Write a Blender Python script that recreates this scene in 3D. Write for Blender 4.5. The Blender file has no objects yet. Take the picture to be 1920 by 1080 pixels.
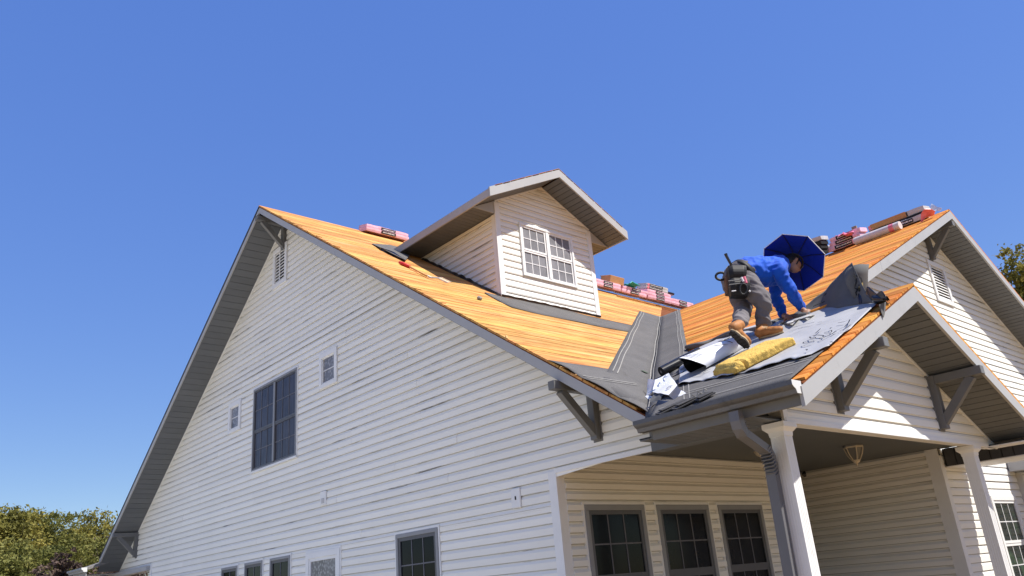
import bpy, bmesh, math, random
from mathutils import Vector as Vec, Matrix, noise
import numpy as np
R = math.radians
rng = random.Random(11)
sc = bpy.context.scene
COL = sc.collection

# ---------------------------------------------------------------- camera
CAM = Vec((6.2982, -6.1613, 1.6))
CR = Vec((0.6497, 0.7558, -0.0811)); CU = Vec((0.3166, -0.172, 0.9328)); CF = Vec((-0.6911, 0.6318, 0.3511))
CF.normalize(); CR = (CR - CF * CR.dot(CF)).normalized(); CU = CR.cross(CF)
cam_d = bpy.data.cameras.new('camera'); cam = bpy.data.objects.new('camera', cam_d); COL.objects.link(cam)
cam.matrix_world = Matrix(((CR.x, CU.x, -CF.x, CAM.x), (CR.y, CU.y, -CF.y, CAM.y), (CR.z, CU.z, -CF.z, CAM.z), (0, 0, 0, 1)))
FPX = 1500.75
cam_d.sensor_width = 36; cam_d.lens = 36 * FPX / 1920; cam_d.clip_end = 2000; cam_d.clip_start = .05
sc.camera = cam

# ---------------------------------------------------------------- sky, sun, exposure
SUN = Vec((0.513, 0.239, 0.824)).normalized()
W = bpy.data.worlds.new('World'); sc.world = W; W.use_nodes = True
nt = W.node_tree; bg = nt.nodes['Background']
sky = nt.nodes.new('ShaderNodeTexSky'); sky.sky_type = 'NISHITA'; sky.sun_disc = False
sky.sun_elevation = math.asin(SUN.z); sky.sun_rotation = math.atan2(SUN.x, SUN.y)
sky.altitude = 0; sky.air_density = 1.0; sky.dust_density = 0.2; sky.ozone_density = 3.0
sep = nt.nodes.new('ShaderNodeSeparateColor'); sep.mode = 'HSV'; cmb = nt.nodes.new('ShaderNodeCombineColor'); cmb.mode = 'HSV'
def wm(op, a, b_):
    n = nt.nodes.new('ShaderNodeMath'); n.operation = op; nt.links.new(a, n.inputs[0]); n.inputs[1].default_value = b_; return n.outputs[0]
nt.links.new(sky.outputs[0], sep.inputs[0])
nt.links.new(wm('ADD', sep.outputs[0], .016), cmb.inputs[0]); nt.links.new(wm('MULTIPLY', sep.outputs[1], 1.20), cmb.inputs[1])
nt.links.new(wm('MULTIPLY', wm('POWER', sep.outputs[2], .30), 1.88), cmb.inputs[2]); nt.links.new(cmb.outputs[0], bg.inputs[0]); bg.inputs[1].default_value = 0.15
sun_d = bpy.data.lights.new('sun', 'SUN'); sun = bpy.data.objects.new('sun', sun_d); COL.objects.link(sun)
sun.rotation_euler = SUN.to_track_quat('Z', 'Y').to_euler()
sun_d.energy = 4.4; sun_d.angle = R(.5); sun_d.color = (1, .95, .87)
sc.view_settings.view_transform = 'Standard'; sc.view_settings.look = 'None'
sc.view_settings.exposure = 0.8; sc.view_settings.gamma = 1

# ---------------------------------------------------------------- helpers
def tag(o, label=None, cat=None, group=None, kind=None):
    if label: o['label'] = label
    if cat: o['category'] = cat
    if group: o['group'] = group
    if kind: o['kind'] = kind
    return o
def empty(name, loc, label=None, cat=None, group=None):
    o = bpy.data.objects.new(name, None); COL.objects.link(o); o.location = loc; o.empty_display_size = .2
    return tag(o, label, cat, group)
def adopt(o, parent):
    if parent is not None:
        o.parent = parent
        o.matrix_parent_inverse = Matrix.Translation(-Vec(parent.location)) if parent.parent is None and parent.type == 'EMPTY' else Matrix.Identity(4)
class Fr:
    """local frame: point = O + u*U + v*V + n*N"""
    def __init__(s, O, U, V, N): s.O = Vec(O); s.U = Vec(U).normalized(); s.V = Vec(V).normalized(); s.N = Vec(N).normalized()
    def __call__(s, u, v, n=0.): return s.O + s.U * u + s.V * v + s.N * n
    def shift(s, u, v, n=0.): return Fr(s(u, v, n), s.U, s.V, s.N)
WORLD = Fr((0, 0, 0), (1, 0, 0), (0, 1, 0), (0, 0, 1))
class MB:
    def __init__(s): s.v = []; s.f = []; s.m = []; s.uv = None
    def add(s, pts, faces, mi=0):
        b = len(s.v); s.v += [tuple(p) for p in pts]
        for f in faces: s.f.append([b + i for i in f]); s.m.append(mi)
        return s
    def box(s, fr, u0, u1, v0, v1, n0, n1, mi=0):
        p = [fr(u, v, n) for n in (n0, n1) for v in (v0, v1) for u in (u0, u1)]
        return s.add(p, [(0, 2, 3, 1), (4, 5, 7, 6), (0, 1, 5, 4), (2, 6, 7, 3), (0, 4, 6, 2), (1, 3, 7, 5)], mi)
    def prism(s, poly, d, mi=0):
        n = len(poly); d = Vec(d); p = [Vec(q) for q in poly]; p2 = [q + d for q in p]
        return s.add(p + p2, [list(range(n))[::-1], list(range(n, 2 * n))] + [(i, (i + 1) % n, n + (i + 1) % n, n + i) for i in range(n)], mi)
    def beam(s, a, b, w, h, up=(0, 0, 1), mi=0):
        a = Vec(a); b = Vec(b); d = (b - a); L = d.length; d.normalize()
        upv = Vec(up); side = d.cross(upv)
        if side.length < 1e-4: side = d.cross(Vec((1, 0, 0)))
        side.normalize(); upv = side.cross(d)
        return s.box(Fr(a, d, side, upv), 0, L, -w / 2, w / 2, -h / 2, h / 2, mi)
    def tube(s, path, rad, k=8, mi=0, caps=True):
        path = [Vec(p) for p in path]; n = len(path)
        rads = rad if isinstance(rad, (list, tuple)) else [rad] * n
        b = len(s.v); prev = None
        for i, p in enumerate(path):
            t = (path[min(i + 1, n - 1)] - path[max(i - 1, 0)]).normalized()
            if prev is None:
                a = t.cross(Vec((0, 0, 1)));
                if a.length < 1e-3: a = t.cross(Vec((1, 0, 0)))
            else: a = prev - t * prev.dot(t)
            a.normalize(); prev = a; c = t.cross(a)
            for j in range(k):
                th = 2 * math.pi * j / k; s.v.append(tuple(p + (a * math.cos(th) + c * math.sin(th)) * rads[i]))
        for i in range(n - 1):
            for j in range(k):
                s.f.append([b + i * k + j, b + i * k + (j + 1) % k, b + (i + 1) * k + (j + 1) % k, b + (i + 1) * k + j]); s.m.append(mi)
        if caps:
            s.f.append([b + j for j in range(k)][::-1]); s.m.append(mi)
            s.f.append([b + (n - 1) * k + j for j in range(k)]); s.m.append(mi)
        return s
    def grid(s, P, mi=0, close=False):
        n = len(P); m = len(P[0]); b = len(s.v)
        for row in P: s.v += [tuple(q) for q in row]
        for i in range(n - 1):
            for j in range(m - 1): s.f.append([b + i * m + j, b + i * m + j + 1, b + (i + 1) * m + j + 1, b + (i + 1) * m + j]); s.m.append(mi)
        return s
    def strip(s, pts, w, nrm, mi=0):
        """flat ribbon along a polyline lying on a surface"""
        pts = [Vec(p) for p in pts]; nrm = Vec(nrm); L = []; Rr = []
        for i, p in enumerate(pts):
            t = (pts[min(i + 1, len(pts) - 1)] - pts[max(i - 1, 0)]).normalized(); q = nrm.cross(t).normalized() * w / 2
            L.append(p + q); Rr.append(p - q)
        return s.grid([L, Rr], mi)
    def build(s, name, mats, parent=None, smooth=False, bevel=0., solid=0., weld=False):
        me = bpy.data.meshes.new(name); me.from_pydata(s.v, [], s.f)
        for m in (mats if isinstance(mats, (list, tuple)) else [mats]): me.materials.append(m)
        me.polygons.foreach_set('material_index', s.m)
        bm = bmesh.new(); bm.from_mesh(me)
        if weld: bmesh.ops.remove_doubles(bm, verts=bm.verts, dist=1e-4)
        bmesh.ops.recalc_face_normals(bm, faces=bm.faces)
        if bevel: bmesh.ops.bevel(bm, geom=list(bm.edges), offset=bevel, segments=1, affect='EDGES')
        bm.to_mesh(me); bm.free()
        if smooth: me.polygons.foreach_set('use_smooth', [True] * len(me.polygons))
        me.update()
        o = bpy.data.objects.new(name, me); COL.objects.link(o)
        if solid:
            md = o.modifiers.new('t', 'SOLIDIFY'); md.thickness = solid; md.offset = 0
        adopt(o, parent)
        return o

# ---------------------------------------------------------------- materials
def newmat(name, rough=.6, spec=.3, metal=0):
    m = bpy.data.materials.new(name); m.use_nodes = True; t = m.node_tree; b = t.nodes['Principled BSDF']
    b.inputs['Roughness'].default_value = rough; b.inputs['Specular IOR Level'].default_value = spec; b.inputs['Metallic'].default_value = metal
    return m, t, b
def N(t, typ, **kw):
    n = t.nodes.new(typ)
    for k, v in kw.items(): setattr(n, k, v)
    return n
def coords(t, scale=(1, 1, 1), rot=(0, 0, 0)):
    c = N(t, 'ShaderNodeTexCoord'); mp = N(t, 'ShaderNodeMapping'); mp.inputs['Scale'].default_value = scale; mp.inputs['Rotation'].default_value = rot
    t.links.new(c.outputs['Object'], mp.inputs['Vector']); return mp.outputs[0]
def nz(t, vec, scale, detail=4, rough=.6):
    n = N(t, 'ShaderNodeTexNoise'); n.inputs['Scale'].default_value = scale; n.inputs['Detail'].default_value = detail; n.inputs['Roughness'].default_value = rough
    t.links.new(vec, n.inputs['Vector']); return n.outputs['Fac']
def ramp(t, fac, stops):
    r = N(t, 'ShaderNodeValToRGB'); e = r.color_ramp.elements
    e[0].position, e[0].color = stops[0][0], (*stops[0][1], 1); e[1].position, e[1].color = stops[-1][0], (*stops[-1][1], 1)
    for p, c in stops[1:-1]: q = e.new(p); q.color = (*c, 1)
    t.links.new(fac, r.inputs[0]); return r.outputs[0]
def mixc(t, fac, a, b, blend='MIX'):
    m = N(t, 'ShaderNodeMix', data_type='RGBA', blend_type=blend)
    for s, v in ((m.inputs[0], fac), (m.inputs[6], a), (m.inputs[7], b)):
        if isinstance(v, (int, float)): s.default_value = v
        elif isinstance(v, tuple): s.default_value = (*v, 1)
        else: t.links.new(v, s)
    return m.outputs[2]
def math_(t, op, a, b=None):
    m = N(t, 'ShaderNodeMath', operation=op)
    for s, v in ((m.inputs[0], a), (m.inputs[1], b)):
        if v is None: continue
        if isinstance(v, (int, float)): s.default_value = v
        else: t.links.new(v, s)
    return m.outputs[0]
def bump(t, b, h, dist=.005, strength=1):
    n = N(t, 'ShaderNodeBump'); n.inputs['Distance'].default_value = dist; n.inputs['Strength'].default_value = strength
    t.links.new(h, n.inputs['Height']); t.links.new(n.outputs[0], b.inputs['Normal'])
def simple(name, col, rough=.6, spec=.3, metal=0, var=.18, scale=6, bumpd=0., dirt=None, per_obj=0.):
    m, t, b = newmat(name, rough, spec, metal); v = coords(t)
    f = nz(t, v, scale, 6, .65)
    c = ramp(t, f, [(.3, tuple(x * (1 - var) for x in col)), (.7, tuple(min(1, x * (1 + var)) for x in col))])
    if dirt:
        f2 = nz(t, v, dirt[1], 5, .7); k = ramp(t, f2, [(dirt[2], (0, 0, 0)), (dirt[2] + .15, (1, 1, 1))])
        c = mixc(t, math_(t, 'MULTIPLY', k, dirt[3]), c, dirt[0])
    if per_obj:
        oi = N(t, 'ShaderNodeObjectInfo'); k = math_(t, 'ADD', math_(t, 'MULTIPLY', oi.outputs['Random'], 2 * per_obj), 1 - per_obj)
        hs = N(t, 'ShaderNodeHueSaturation'); t.links.new(c, hs.inputs['Color']); t.links.new(k, hs.inputs['Value']); c = hs.outputs[0]
    t.links.new(c, b.inputs['Base Color'])
    if bumpd: bump(t, b, nz(t, v, scale * 6, 4), bumpd)
    return m
E0 = .1145
def siding_mat(name, axis, phase):
    """vinyl siding: off-white, faint weathering, green-grey tone up each course, painted shadow lines and black mildew dashes along the laps"""
    m, t, b = newmat(name, .45, .35)
    st = (.75, 7, 14) if axis == 'x' else (7, .75, 14)
    v = coords(t); vs = coords(t, st)
    f = nz(t, v, .8, 5, .65)
    c = ramp(t, f, [(.25, (.755, .74, .675)), (.5, (.795, .778, .715)), (.8, (.81, .795, .735))])
    oi = N(t, 'ShaderNodeObjectInfo'); k = math_(t, 'ADD', math_(t, 'MULTIPLY', oi.outputs['Random'], .07), .95)
    hs = N(t, 'ShaderNodeHueSaturation'); t.links.new(c, hs.inputs['Color']); t.links.new(k, hs.inputs['Value']); c = hs.outputs[0]
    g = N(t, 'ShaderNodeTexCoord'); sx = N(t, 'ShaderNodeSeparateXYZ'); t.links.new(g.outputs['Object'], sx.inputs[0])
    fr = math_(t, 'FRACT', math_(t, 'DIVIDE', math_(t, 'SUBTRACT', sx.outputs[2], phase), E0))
    lap_shade = ramp(t, fr, [(.885, (0, 0, 0)), (.935, (1, 1, 1))])  # shadow line under each lap, painted into the colour
    c = mixc(t, math_(t, 'MULTIPLY', lap_shade, math_(t, 'ADD', math_(t, 'MULTIPLY', nz(t, vs, .7, 3), .5), .40)), c, (.16, .15, .125))
    upper = ramp(t, fr, [(.5, (0, 0, 0)), (.85, (1, 1, 1))])  # patchy green-grey tone, stronger towards the top of each course
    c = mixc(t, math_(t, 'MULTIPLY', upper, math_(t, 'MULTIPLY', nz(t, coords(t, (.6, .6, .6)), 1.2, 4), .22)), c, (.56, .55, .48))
    low = ramp(t, math_(t, 'ABSOLUTE', math_(t, 'SUBTRACT', math_(t, 'FRACT', math_(t, 'ADD', fr, .58)), .5)), [(.075, (1, 1, 1)), (.125, (0, 0, 0))])
    d = ramp(t, nz(t, vs, 1.0, 5, .75), [(.545, (0, 0, 0)), (.63, (1, 1, 1))])
    big = ramp(t, nz(t, v, .40, 3), [(.42, (0, 0, 0)), (.58, (1, 1, 1))])
    c = mixc(t, math_(t, 'MULTIPLY', math_(t, 'MULTIPLY', low, d), math_(t, 'MULTIPLY', big, .85)), c, (.06, .06, .055))
    t.links.new(c, b.inputs['Base Color'])
    bump(t, b, nz(t, coords(t, (3, 60, 60) if axis == 'x' else (60, 3, 60)), 3, 3), .0012)
    return m
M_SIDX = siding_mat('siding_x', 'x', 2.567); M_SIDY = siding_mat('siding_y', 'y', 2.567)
def wood_mat(name, axis, warm=1.):
    m, t, b = newmat(name, .75, .15)
    st = (12, 1.1, 12) if axis == 'y' else (1.1, 12, 12)
    st2 = (24, 1.5, 24) if axis == 'y' else (1.5, 24, 24)
    oi = N(t, 'ShaderNodeObjectInfo'); c0 = N(t, 'ShaderNodeTexCoord')
    sh = N(t, 'ShaderNodeVectorMath', operation='ADD'); t.links.new(c0.outputs['Object'], sh.inputs[0])
    cb = N(t, 'ShaderNodeCombineXYZ'); q = math_(t, 'MULTIPLY', oi.outputs['Random'], 37.)
    for i in range(3): t.links.new(q, cb.inputs[i])
    t.links.new(cb.outputs[0], sh.inputs[1])
    def mp(s):
        n = N(t, 'ShaderNodeMapping'); n.inputs['Scale'].default_value = s; t.links.new(sh.outputs[0], n.inputs['Vector']); return n.outputs[0]
    g = nz(t, mp(st), 1.3, 7, .65)
    c = ramp(t, g, [(.24, (.24, .072, .016)), (.38, (.44, .165, .034)), (.52, (.58, .265, .062)), (.72, (.68, .385, .135))])
    g2 = nz(t, mp(st2), 1.0, 4, .7)
    c = mixc(t, ramp(t, g2, [(.54, (0, 0, 0)), (.64, (.8, .8, .8))]), c, (.27, .085, .020))
    kn = nz(t, mp((5, 1.2, 5) if axis == 'y' else (1.2, 5, 5)), 2.2, 2)
    c = mixc(t, ramp(t, kn, [(.70, (0, 0, 0)), (.76, (.6, .6, .6))]), c, (.20, .07, .02))
    pale = nz(t, mp((2.5, .4, 2.5) if axis == 'y' else (.4, 2.5, 2.5)), 1.7, 3)
    c = mixc(t, ramp(t, pale, [(.58, (0, 0, 0)), (.75, (.5, .5, .5))]), c, (.72, .47, .21))
    hs = N(t, 'ShaderNodeHueSaturation'); t.links.new(c, hs.inputs['Color'])
    t.links.new(math_(t, 'ADD', math_(t, 'MULTIPLY', oi.outputs['Random'], .40), .74), hs.inputs['Value'])
    wn = N(t, 'ShaderNodeTexWhiteNoise', noise_dimensions='1D'); t.links.new(oi.outputs['Random'], wn.inputs['W'])
    t.links.new(math_(t, 'ADD', math_(t, 'MULTIPLY', wn.outputs['Value'], .022), .495 if axis == 'y' else .485), hs.inputs['Hue'])
    hs.inputs['Saturation'].default_value = warm
    t.links.new(hs.outputs[0], b.inputs['Base Color'])
    bump(t, b, g, .004, .7)
    return m
M_WOODY = wood_mat('sheathing_y', 'y', .95); M_WOODX = wood_mat('sheathing_x', 'x', 1.04)
M_DECK = simple('deck_dark', (.10, .045, .02), .85, .1, scale=9)
M_DECKEDGE = simple('deck_edge', (.16, .055, .02), .85, .1, scale=14, var=.4)
M_FASCIA = simple('fascia_grey', (.37, .37, .365), .5, .35, var=.05, scale=2, dirt=((.16, .16, .15), 5, .60, .35))
M_BRACK = simple('bracket_grey', (.15, .15, .147), .55, .3, var=.08, scale=4)
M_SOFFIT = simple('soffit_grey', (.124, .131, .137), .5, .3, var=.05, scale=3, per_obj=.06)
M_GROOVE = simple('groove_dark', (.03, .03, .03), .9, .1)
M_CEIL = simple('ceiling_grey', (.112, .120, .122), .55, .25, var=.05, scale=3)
M_TRIM = simple('trim_white', (.72, .72, .705), .45, .35, var=.05, scale=3, dirt=((.42, .41, .33), 4, .62, .4))
M_TRIMG = simple('window_grey', (.235, .24, .25), .45, .4, var=.06)
M_GUTTER = simple('gutter_metal', (.105, .105, .108), .45, .4, .2, var=.25, scale=3.5, dirt=((.05, .05, .05), 7, .52, .7))
M_GUTW = simple('gutter_white', (.62, .62, .6), .4, .5, var=.06)
M_SASH = simple('sash_grey', (.085, .087, .095), .45, .4, var=.06)
M_BLACK = simple('black_plastic', (.012, .012, .013), .28, .5, var=.1)
def underlay_mat():
    m, t, b = newmat('felt_grey', .9, .12); v = coords(t)
    c = ramp(t, nz(t, v, 1.6, 6, .7), [(.3, (.10, .096, .094)), (.7, (.142, .136, .132))])
    sp = nz(t, v, 160, 2); c = mixc(t, ramp(t, sp, [(.35, (.55, .55, .55)), (.5, (0, 0, 0))]), c, (.05, .05, .05))
    c = mixc(t, ramp(t, sp, [(.62, (0, 0, 0)), (.72, (.4, .4, .4))]), c, (.34, .33, .32))
    t.links.new(c, b.inputs['Base Color']); bump(t, b, nz(t, v, 120, 2), .002)
    return m
M_FELT = underlay_mat()
M_CHALK = simple('lap_line', (.28, .27, .25), .9, .1, var=.3, scale=30)
M_SHEET = simple('synthetic_sheet', (.39, .39, .395), .5, .35, var=.08, scale=3, dirt=((.22, .22, .23), 5, .6, .4))
M_SHEETW = simple('sheet_white', (.72, .73, .76), .42, .4, var=.05, scale=4)
M_INK = simple('ink_black', (.02, .02, .022), .6, .2)
M_INKB = simple('ink_blue', (.04, .13, .30), .6, .2)
M_FLAP = simple('flap_grey', (.125, .125, .125), .85, .12, var=.12, scale=5)
M_PINK = simple('pink_wrap', (.80, .47, .56), .35, .45, var=.16, scale=9, per_obj=.08)
M_PINKHOT = simple('pink_film', (.78, .20, .27), .3, .5, var=.2, scale=12)
M_RED = simple('red', (.55, .03, .03), .5, .3)
M_LABELW = simple('label_print', (.70, .68, .68), .6, .2)
M_GREYPACK = simple('grey_wrap', (.48, .47, .46), .45, .4, var=.1, scale=9)
M_CARD = simple('cardboard', (.42, .235, .11), .85, .1, var=.1)
M_TEAL = simple('teal', (.02, .28, .27), .5, .3)
M_FELTROLL = simple('roll_paper', (.60, .56, .56), .7, .2, var=.12, scale=10, dirt=((.35, .2, .2), 14, .62, .5))
M_WOODTOOL = simple('tool_wood', (.60, .33, .12), .6, .3, var=.15)
M_YELLOW = simple('yellow_foam', (.68, .45, .12), .95, .05, var=.16, scale=9, bumpd=.014)
def glass_mat(name, col, rough=.06, pattern=None):
    m, t, b = newmat(name, rough, .22); v = coords(t)
    c = ramp(t, nz(t, v, 2.2, 4), [(.35, tuple(x * .7 for x in col)), (.7, tuple(x * 1.3 for x in col))])
    if pattern == 'lace':
        w = N(t, 'ShaderNodeTexVoronoi'); w.inputs['Scale'].default_value = 26; t.links.new(coords(t, (1, 1, .7)), w.inputs['Vector'])
        c = mixc(t, ramp(t, w.outputs['Distance'], [(.25, (.8, .8, .8)), (.5, (0, 0, 0))]), c, (.36, .36, .37))
    if pattern == 'curtain':
        w = N(t, 'ShaderNodeTexWave', wave_type='BANDS', bands_direction='X'); w.inputs['Scale'].default_value = 3.3; w.inputs['Distortion'].default_value = 3.5; w.inputs['Detail Scale'].default_value = .6
        t.links.new(v, w.inputs['Vector']); c = mixc(t, math_(t, 'MULTIPLY', w.outputs['Fac'], .22), c, (.12, .115, .135))
    if pattern == 'screen':
        c = mixc(t, ramp(t, nz(t, v, 300, 1), [(.4, (.4, .4, .4)), (.6, (0, 0, 0))]), c, tuple(x * .8 for x in col))
    if pattern == 'green':
        c = mixc(t, ramp(t, nz(t, v, 4, 5), [(.5, (0, 0, 0)), (.7, (.7, .7, .7))]), c, (.05, .10, .05))
    t.links.new(c, b.inputs['Base Color'])
    return m
M_GLDARK = glass_mat('glass_dark', (.005, .0065, .009), .10); M_GLDARK.node_tree.nodes['Principled BSDF'].inputs['Specular IOR Level'].default_value = .10; M_GLBLUE = glass_mat('glass_screened', (.042, .040, .050), .25, 'curtain')
M_GLSCREEN = glass_mat('insect_screen', (.20, .20, .215), .6, 'screen'); M_GLLACE = glass_mat('glass_lace', (.17, .17, .18), .2, 'lace')
M_GLC = glass_mat('glass_green', (.02, .025, .02), .08, 'green')
M_MUNT = simple('muntin', (.30, .31, .34), .5, .3); M_MUNTW = simple('muntin_white', (.62, .62, .62), .5, .3); M_MUNTD = simple('muntin_dark', (.11, .11, .125), .5, .3)

# ---------------------------------------------------------------- ground and sky light is the world
gm, t, b = newmat('ground', .95, .1); v = coords(t)
c = ramp(t, nz(t, v, .35, 6, .7), [(.35, (.21, .14, .072)), (.55, (.32, .22, .115)), (.75, (.40, .285, .16))])
t.links.new(c, b.inputs['Base Color'])
P = []
for i in range(41):
    row = []
    for j in range(41):
        x = (i - 20) ** 3 * .12 - 4; y = (j - 20) ** 3 * .12
        d = math.hypot(x, y); row.append((x, y, 0 if d < 22 else .5 * noise.noise(Vec((x * .02, y * .02, 0)))))
    P.append(row)
g = MB().grid(P).build('ground', gm); tag(g, kind='structure')
M_BOUNCE = simple('bounce_pale', (.61, .575, .50), .9, .1, var=.08, scale=.8)
g = MB().box(WORLD, -26, .6, -22, -.55, -.1, .004).build('bounce_slab', M_BOUNCE); tag(g, kind='structure')  # unseen pale slab, added to bounce light onto the shaded gable

# ---------------------------------------------------------------- house dimensions
OM, XA, ZR, MM, FD = .5493, -6.6225, 8.678, .6787, .1544
ZK, ZCE, YD, XC = 2.7555, 2.9895, 6.0958, 1.5714
XP, ZB, OP, YP, ZP, YE, M2 = 2.9224, 2.6823, .5218, 1.7613, 4.0866, -.7997, .4827
YC, ZC2 = 8.0143, 7.1042
XD, OD, MD, YDM, ZD, HW, DW, FDD = -2.5247, .4882, .4964, 2.7821, 8.281, 1.6111, 1.1111, .1578
XRP, XRC = XP + OP, XC + OP
zmain = lambda x: ZR - MM * abs(x - XA)
zfront = lambda y: ZP + M2 * (y - YP)
xval = lambda y: XA + (ZR - zfront(y)) / MM
yval = lambda x: YP + (ZR - MM * (x - XA) - ZP) / M2
NF = Vec((0, -M2, 1)).normalized(); NM = Vec((MM, 0, 1)).normalized()
FRONT = Fr((0, YP, ZP), (1, 0, 0), (0, 1, M2), NF)          # u = x, v up the slope
MAIN = Fr((XA, 0, ZR), (0, 1, 0), (1, 0, -MM), NM)           # u = y, v down the slope
KM = math.hypot(1, MM); KF = math.hypot(1, M2)
def on_main(x, y, n=0.): return MAIN(y, (x - XA) * KM, n)
def on_front(x, y, n=0.): return FRONT(x, (y - YP) * KF, n)
def ray(px, py): return CF + CR * ((px - 960) / FPX) - CU * ((py - 540) / FPX)
def hit(px, py, nrm, pt, off=0.):
    nrm = Vec(nrm).normalized(); d = ray(px, py); return CAM + d * ((nrm.dot(Vec(pt)) + off - nrm.dot(CAM)) / nrm.dot(d))
def hf(px, py, off=0.): return hit(px, py, NF, FRONT.O, off)
def hm(px, py, off=0.): return hit(px, py, NM, MAIN.O, off)
def hx(px, py, x): return hit(px, py, (1, 0, 0), (x, 0, 0))
def hy(px, py, y): return hit(px, py, (0, 1, 0), (0, y, 0))
FH = Vec((CF.x, CF.y, 0)).normalized()
def hd(px, py, depth): return hit(px, py, FH, FH * depth)

house = empty('house', (-5, 3, 0), 'white clapboard house with orange bare roof decking, grey trim, dormer and corner porch', 'house')

# ---- siding
def course_breaks(v0, v1, holes): return sorted(set([v0, v1] + [h for q in holes for h in (q[2], q[3]) if v0 + 1e-4 < h < v1 - 1e-4]))
def siding(parent, fr, lim, z0, z1, mat, holes=(), phase=2.567, lap=3.4, e=E0, cove=False):
    """fr: u along wall, v = height (v == z), n outwards; lim(v) -> (u0, u1)"""
    k0 = math.floor((z0 - phase) / e); k1 = math.ceil((z1 - phase) / e)
    nprof = (lambda q: .030 if q < .50 else (.030 - .026 * min(1, (q - .50) / .32))) if cove else (lambda q: .018 if q < .60 else (.018 - .015 * min(1, (q - .60) / .32)))
    for k in range(k0, k1):
        vb = phase + k * e
        br = course_breaks(max(vb, z0), min(vb + e, z1), holes)
        for a, bb in zip(br[:-1], br[1:]):
            if bb - a < .006: continue
            mid = (a + bb) / 2; L = lim(mid)
            if L is None or L[1] - L[0] < .03: continue
            segs = [(L[0], L[1])]
            for (h0, h1, hz0, hz1) in holes:
                if hz0 < mid < hz1:
                    ns = []
                    for s in segs:
                        if h1 <= s[0] or h0 >= s[1]: ns.append(s); continue
                        if h0 - s[0] > .02: ns.append((s[0], h0))
                        if s[1] - h1 > .02: ns.append((h1, s[1]))
                    segs = ns
            for (u0, u1) in segs:
                cuts = [u0]; first = True
                while u1 - cuts[-1] > lap * 1.35:
                    cuts.append(cuts[-1] + lap * (rng.uniform(.35, 1.1) if first else rng.uniform(.85, 1.15))); first = False
                cuts.append(u1)
                if len(cuts) > 2 and u1 - cuts[-2] < .4: cuts.pop(-2)
                for i, (s, tt) in enumerate(zip(cuts[:-1], cuts[1:])):
                    dn = rng.uniform(-.0015, .003)
                    qs = [0] + [q for q in ((.50, .82) if cove else (.60, .92)) if (a - vb) / e < q < (bb - vb) / e]
                    vs = [a] + [vb + q * e for q in qs[1:]] + [bb - .0005]
                    ns = [nprof((v_ - vb) / e) + dn for v_ in vs]
                    left = [[], []]
                    for v_, n_ in zip(vs, ns):
                        Lv = lim(v_) or L
                        ua = s + .001 if i > 0 or abs(s - L[0]) > 1e-6 else Lv[0]
                        ub = tt if i < len(cuts) - 2 or abs(tt - L[1]) > 1e-6 else Lv[1]
                        ua = min(ua, ub - .002)
                        left[0].append(fr(ua, v_, n_)); left[1].append(fr(ub, v_, n_))
                    pts = [fr((s if i else L[0]), a, .001)]
                    m = MB(); k_ = len(vs)
                    La, Rb = left
                    pa = [La[0] - fr.N * (ns[0] - .001)] + La + [La[-1] - fr.N * (ns[-1] - .001)]
                    pb = [Rb[0] - fr.N * (ns[0] - .001)] + Rb + [Rb[-1] - fr.N * (ns[-1] - .001)]
                    n_ = len(pa)
                    m.add(pa + pb, [list(range(n_)), list(range(n_, 2 * n_))[::-1]] + [(q, q + 1, n_ + q + 1, n_ + q) for q in range(n_ - 1)])
                    m.build('siding_board', mat, parent)

M_WALLBACK = simple('wall_back', (.60, .60, .58), .8, .1, var=.05)
def wall(name, poly, d, label=None):
    o = MB().prism(poly, d).build(name, M_WALLBACK, house)
    if label: o['label'] = label
    return o

# ---- windows
def window(fr, u0, u1, v0, v1, trim, sashes, pane, muntin, trimw=.06, sashw=.045, grid=(3, 2), label=None, sash_mat=None, depth=.04, name='window'):
    """sashes: list of (u0,u1,v0,v1) fractions"""
    m = MB()
    for (a, b_, c_, d_) in ((u0, u1, v1 - trimw, v1), (u0, u1, v0, v0 + trimw * .8), (u0, u0 + trimw, v0 + trimw * .8, v1 - trimw), (u1 - trimw, u1, v0 + trimw * .8, v1 - trimw)):
        m.box(fr, a, b_, c_, d_, .001, depth)
    w = m.build(name, trim, house, bevel=.003)
    if label: w['label'] = label
    iu0, iu1, iv0, iv1 = u0 + trimw, u1 - trimw, v0 + trimw * .8, v1 - trimw
    for si, (a, b_, c_, d_) in enumerate(sashes):
        U0, U1, V0, V1 = iu0 + (iu1 - iu0) * a, iu0 + (iu1 - iu0) * b_, iv0 + (iv1 - iv0) * c_, iv0 + (iv1 - iv0) * d_
        nb = .004 if c_ < .3 else .010
        s = MB()
        s.box(fr, U0, U1, V1 - sashw, V1, nb, nb + .018); s.box(fr, U0, U1, V0, V0 + sashw, nb, nb + .018)
        s.box(fr, U0, U0 + sashw, V0 + sashw, V1 - sashw, nb, nb + .018); s.box(fr, U1 - sashw, U1, V0 + sashw, V1 - sashw, nb, nb + .018)
        s.build('sash', sash_mat or (M_SASH if trim is M_TRIMG else trim), w)
        MB().box(fr, U0 + sashw, U1 - sashw, V0 + sashw, V1 - sashw, .0015, nb + .004).build('pane', pane, w)
        if grid:
            g_ = MB(); pw, ph = U1 - U0 - 2 * sashw, V1 - V0 - 2 * sashw
            for i in range(1, grid[0]): x = U0 + sashw + pw * i / grid[0]; g_.box(fr, x - .008, x + .008, V0 + sashw, V1 - sashw, nb + .0042, nb + .010)
            for j in range(1, grid[1]): z = V0 + sashw + ph * j / grid[1]; g_.box(fr, U0 + sashw, U1 - sashw, z - .008, z + .008, nb + .0044, nb + .0098)
            g_.build('muntin', muntin, w)
    return w
DH = lambda: [(0, 1, .5, 1), (0, 1, 0, .5)]
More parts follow.
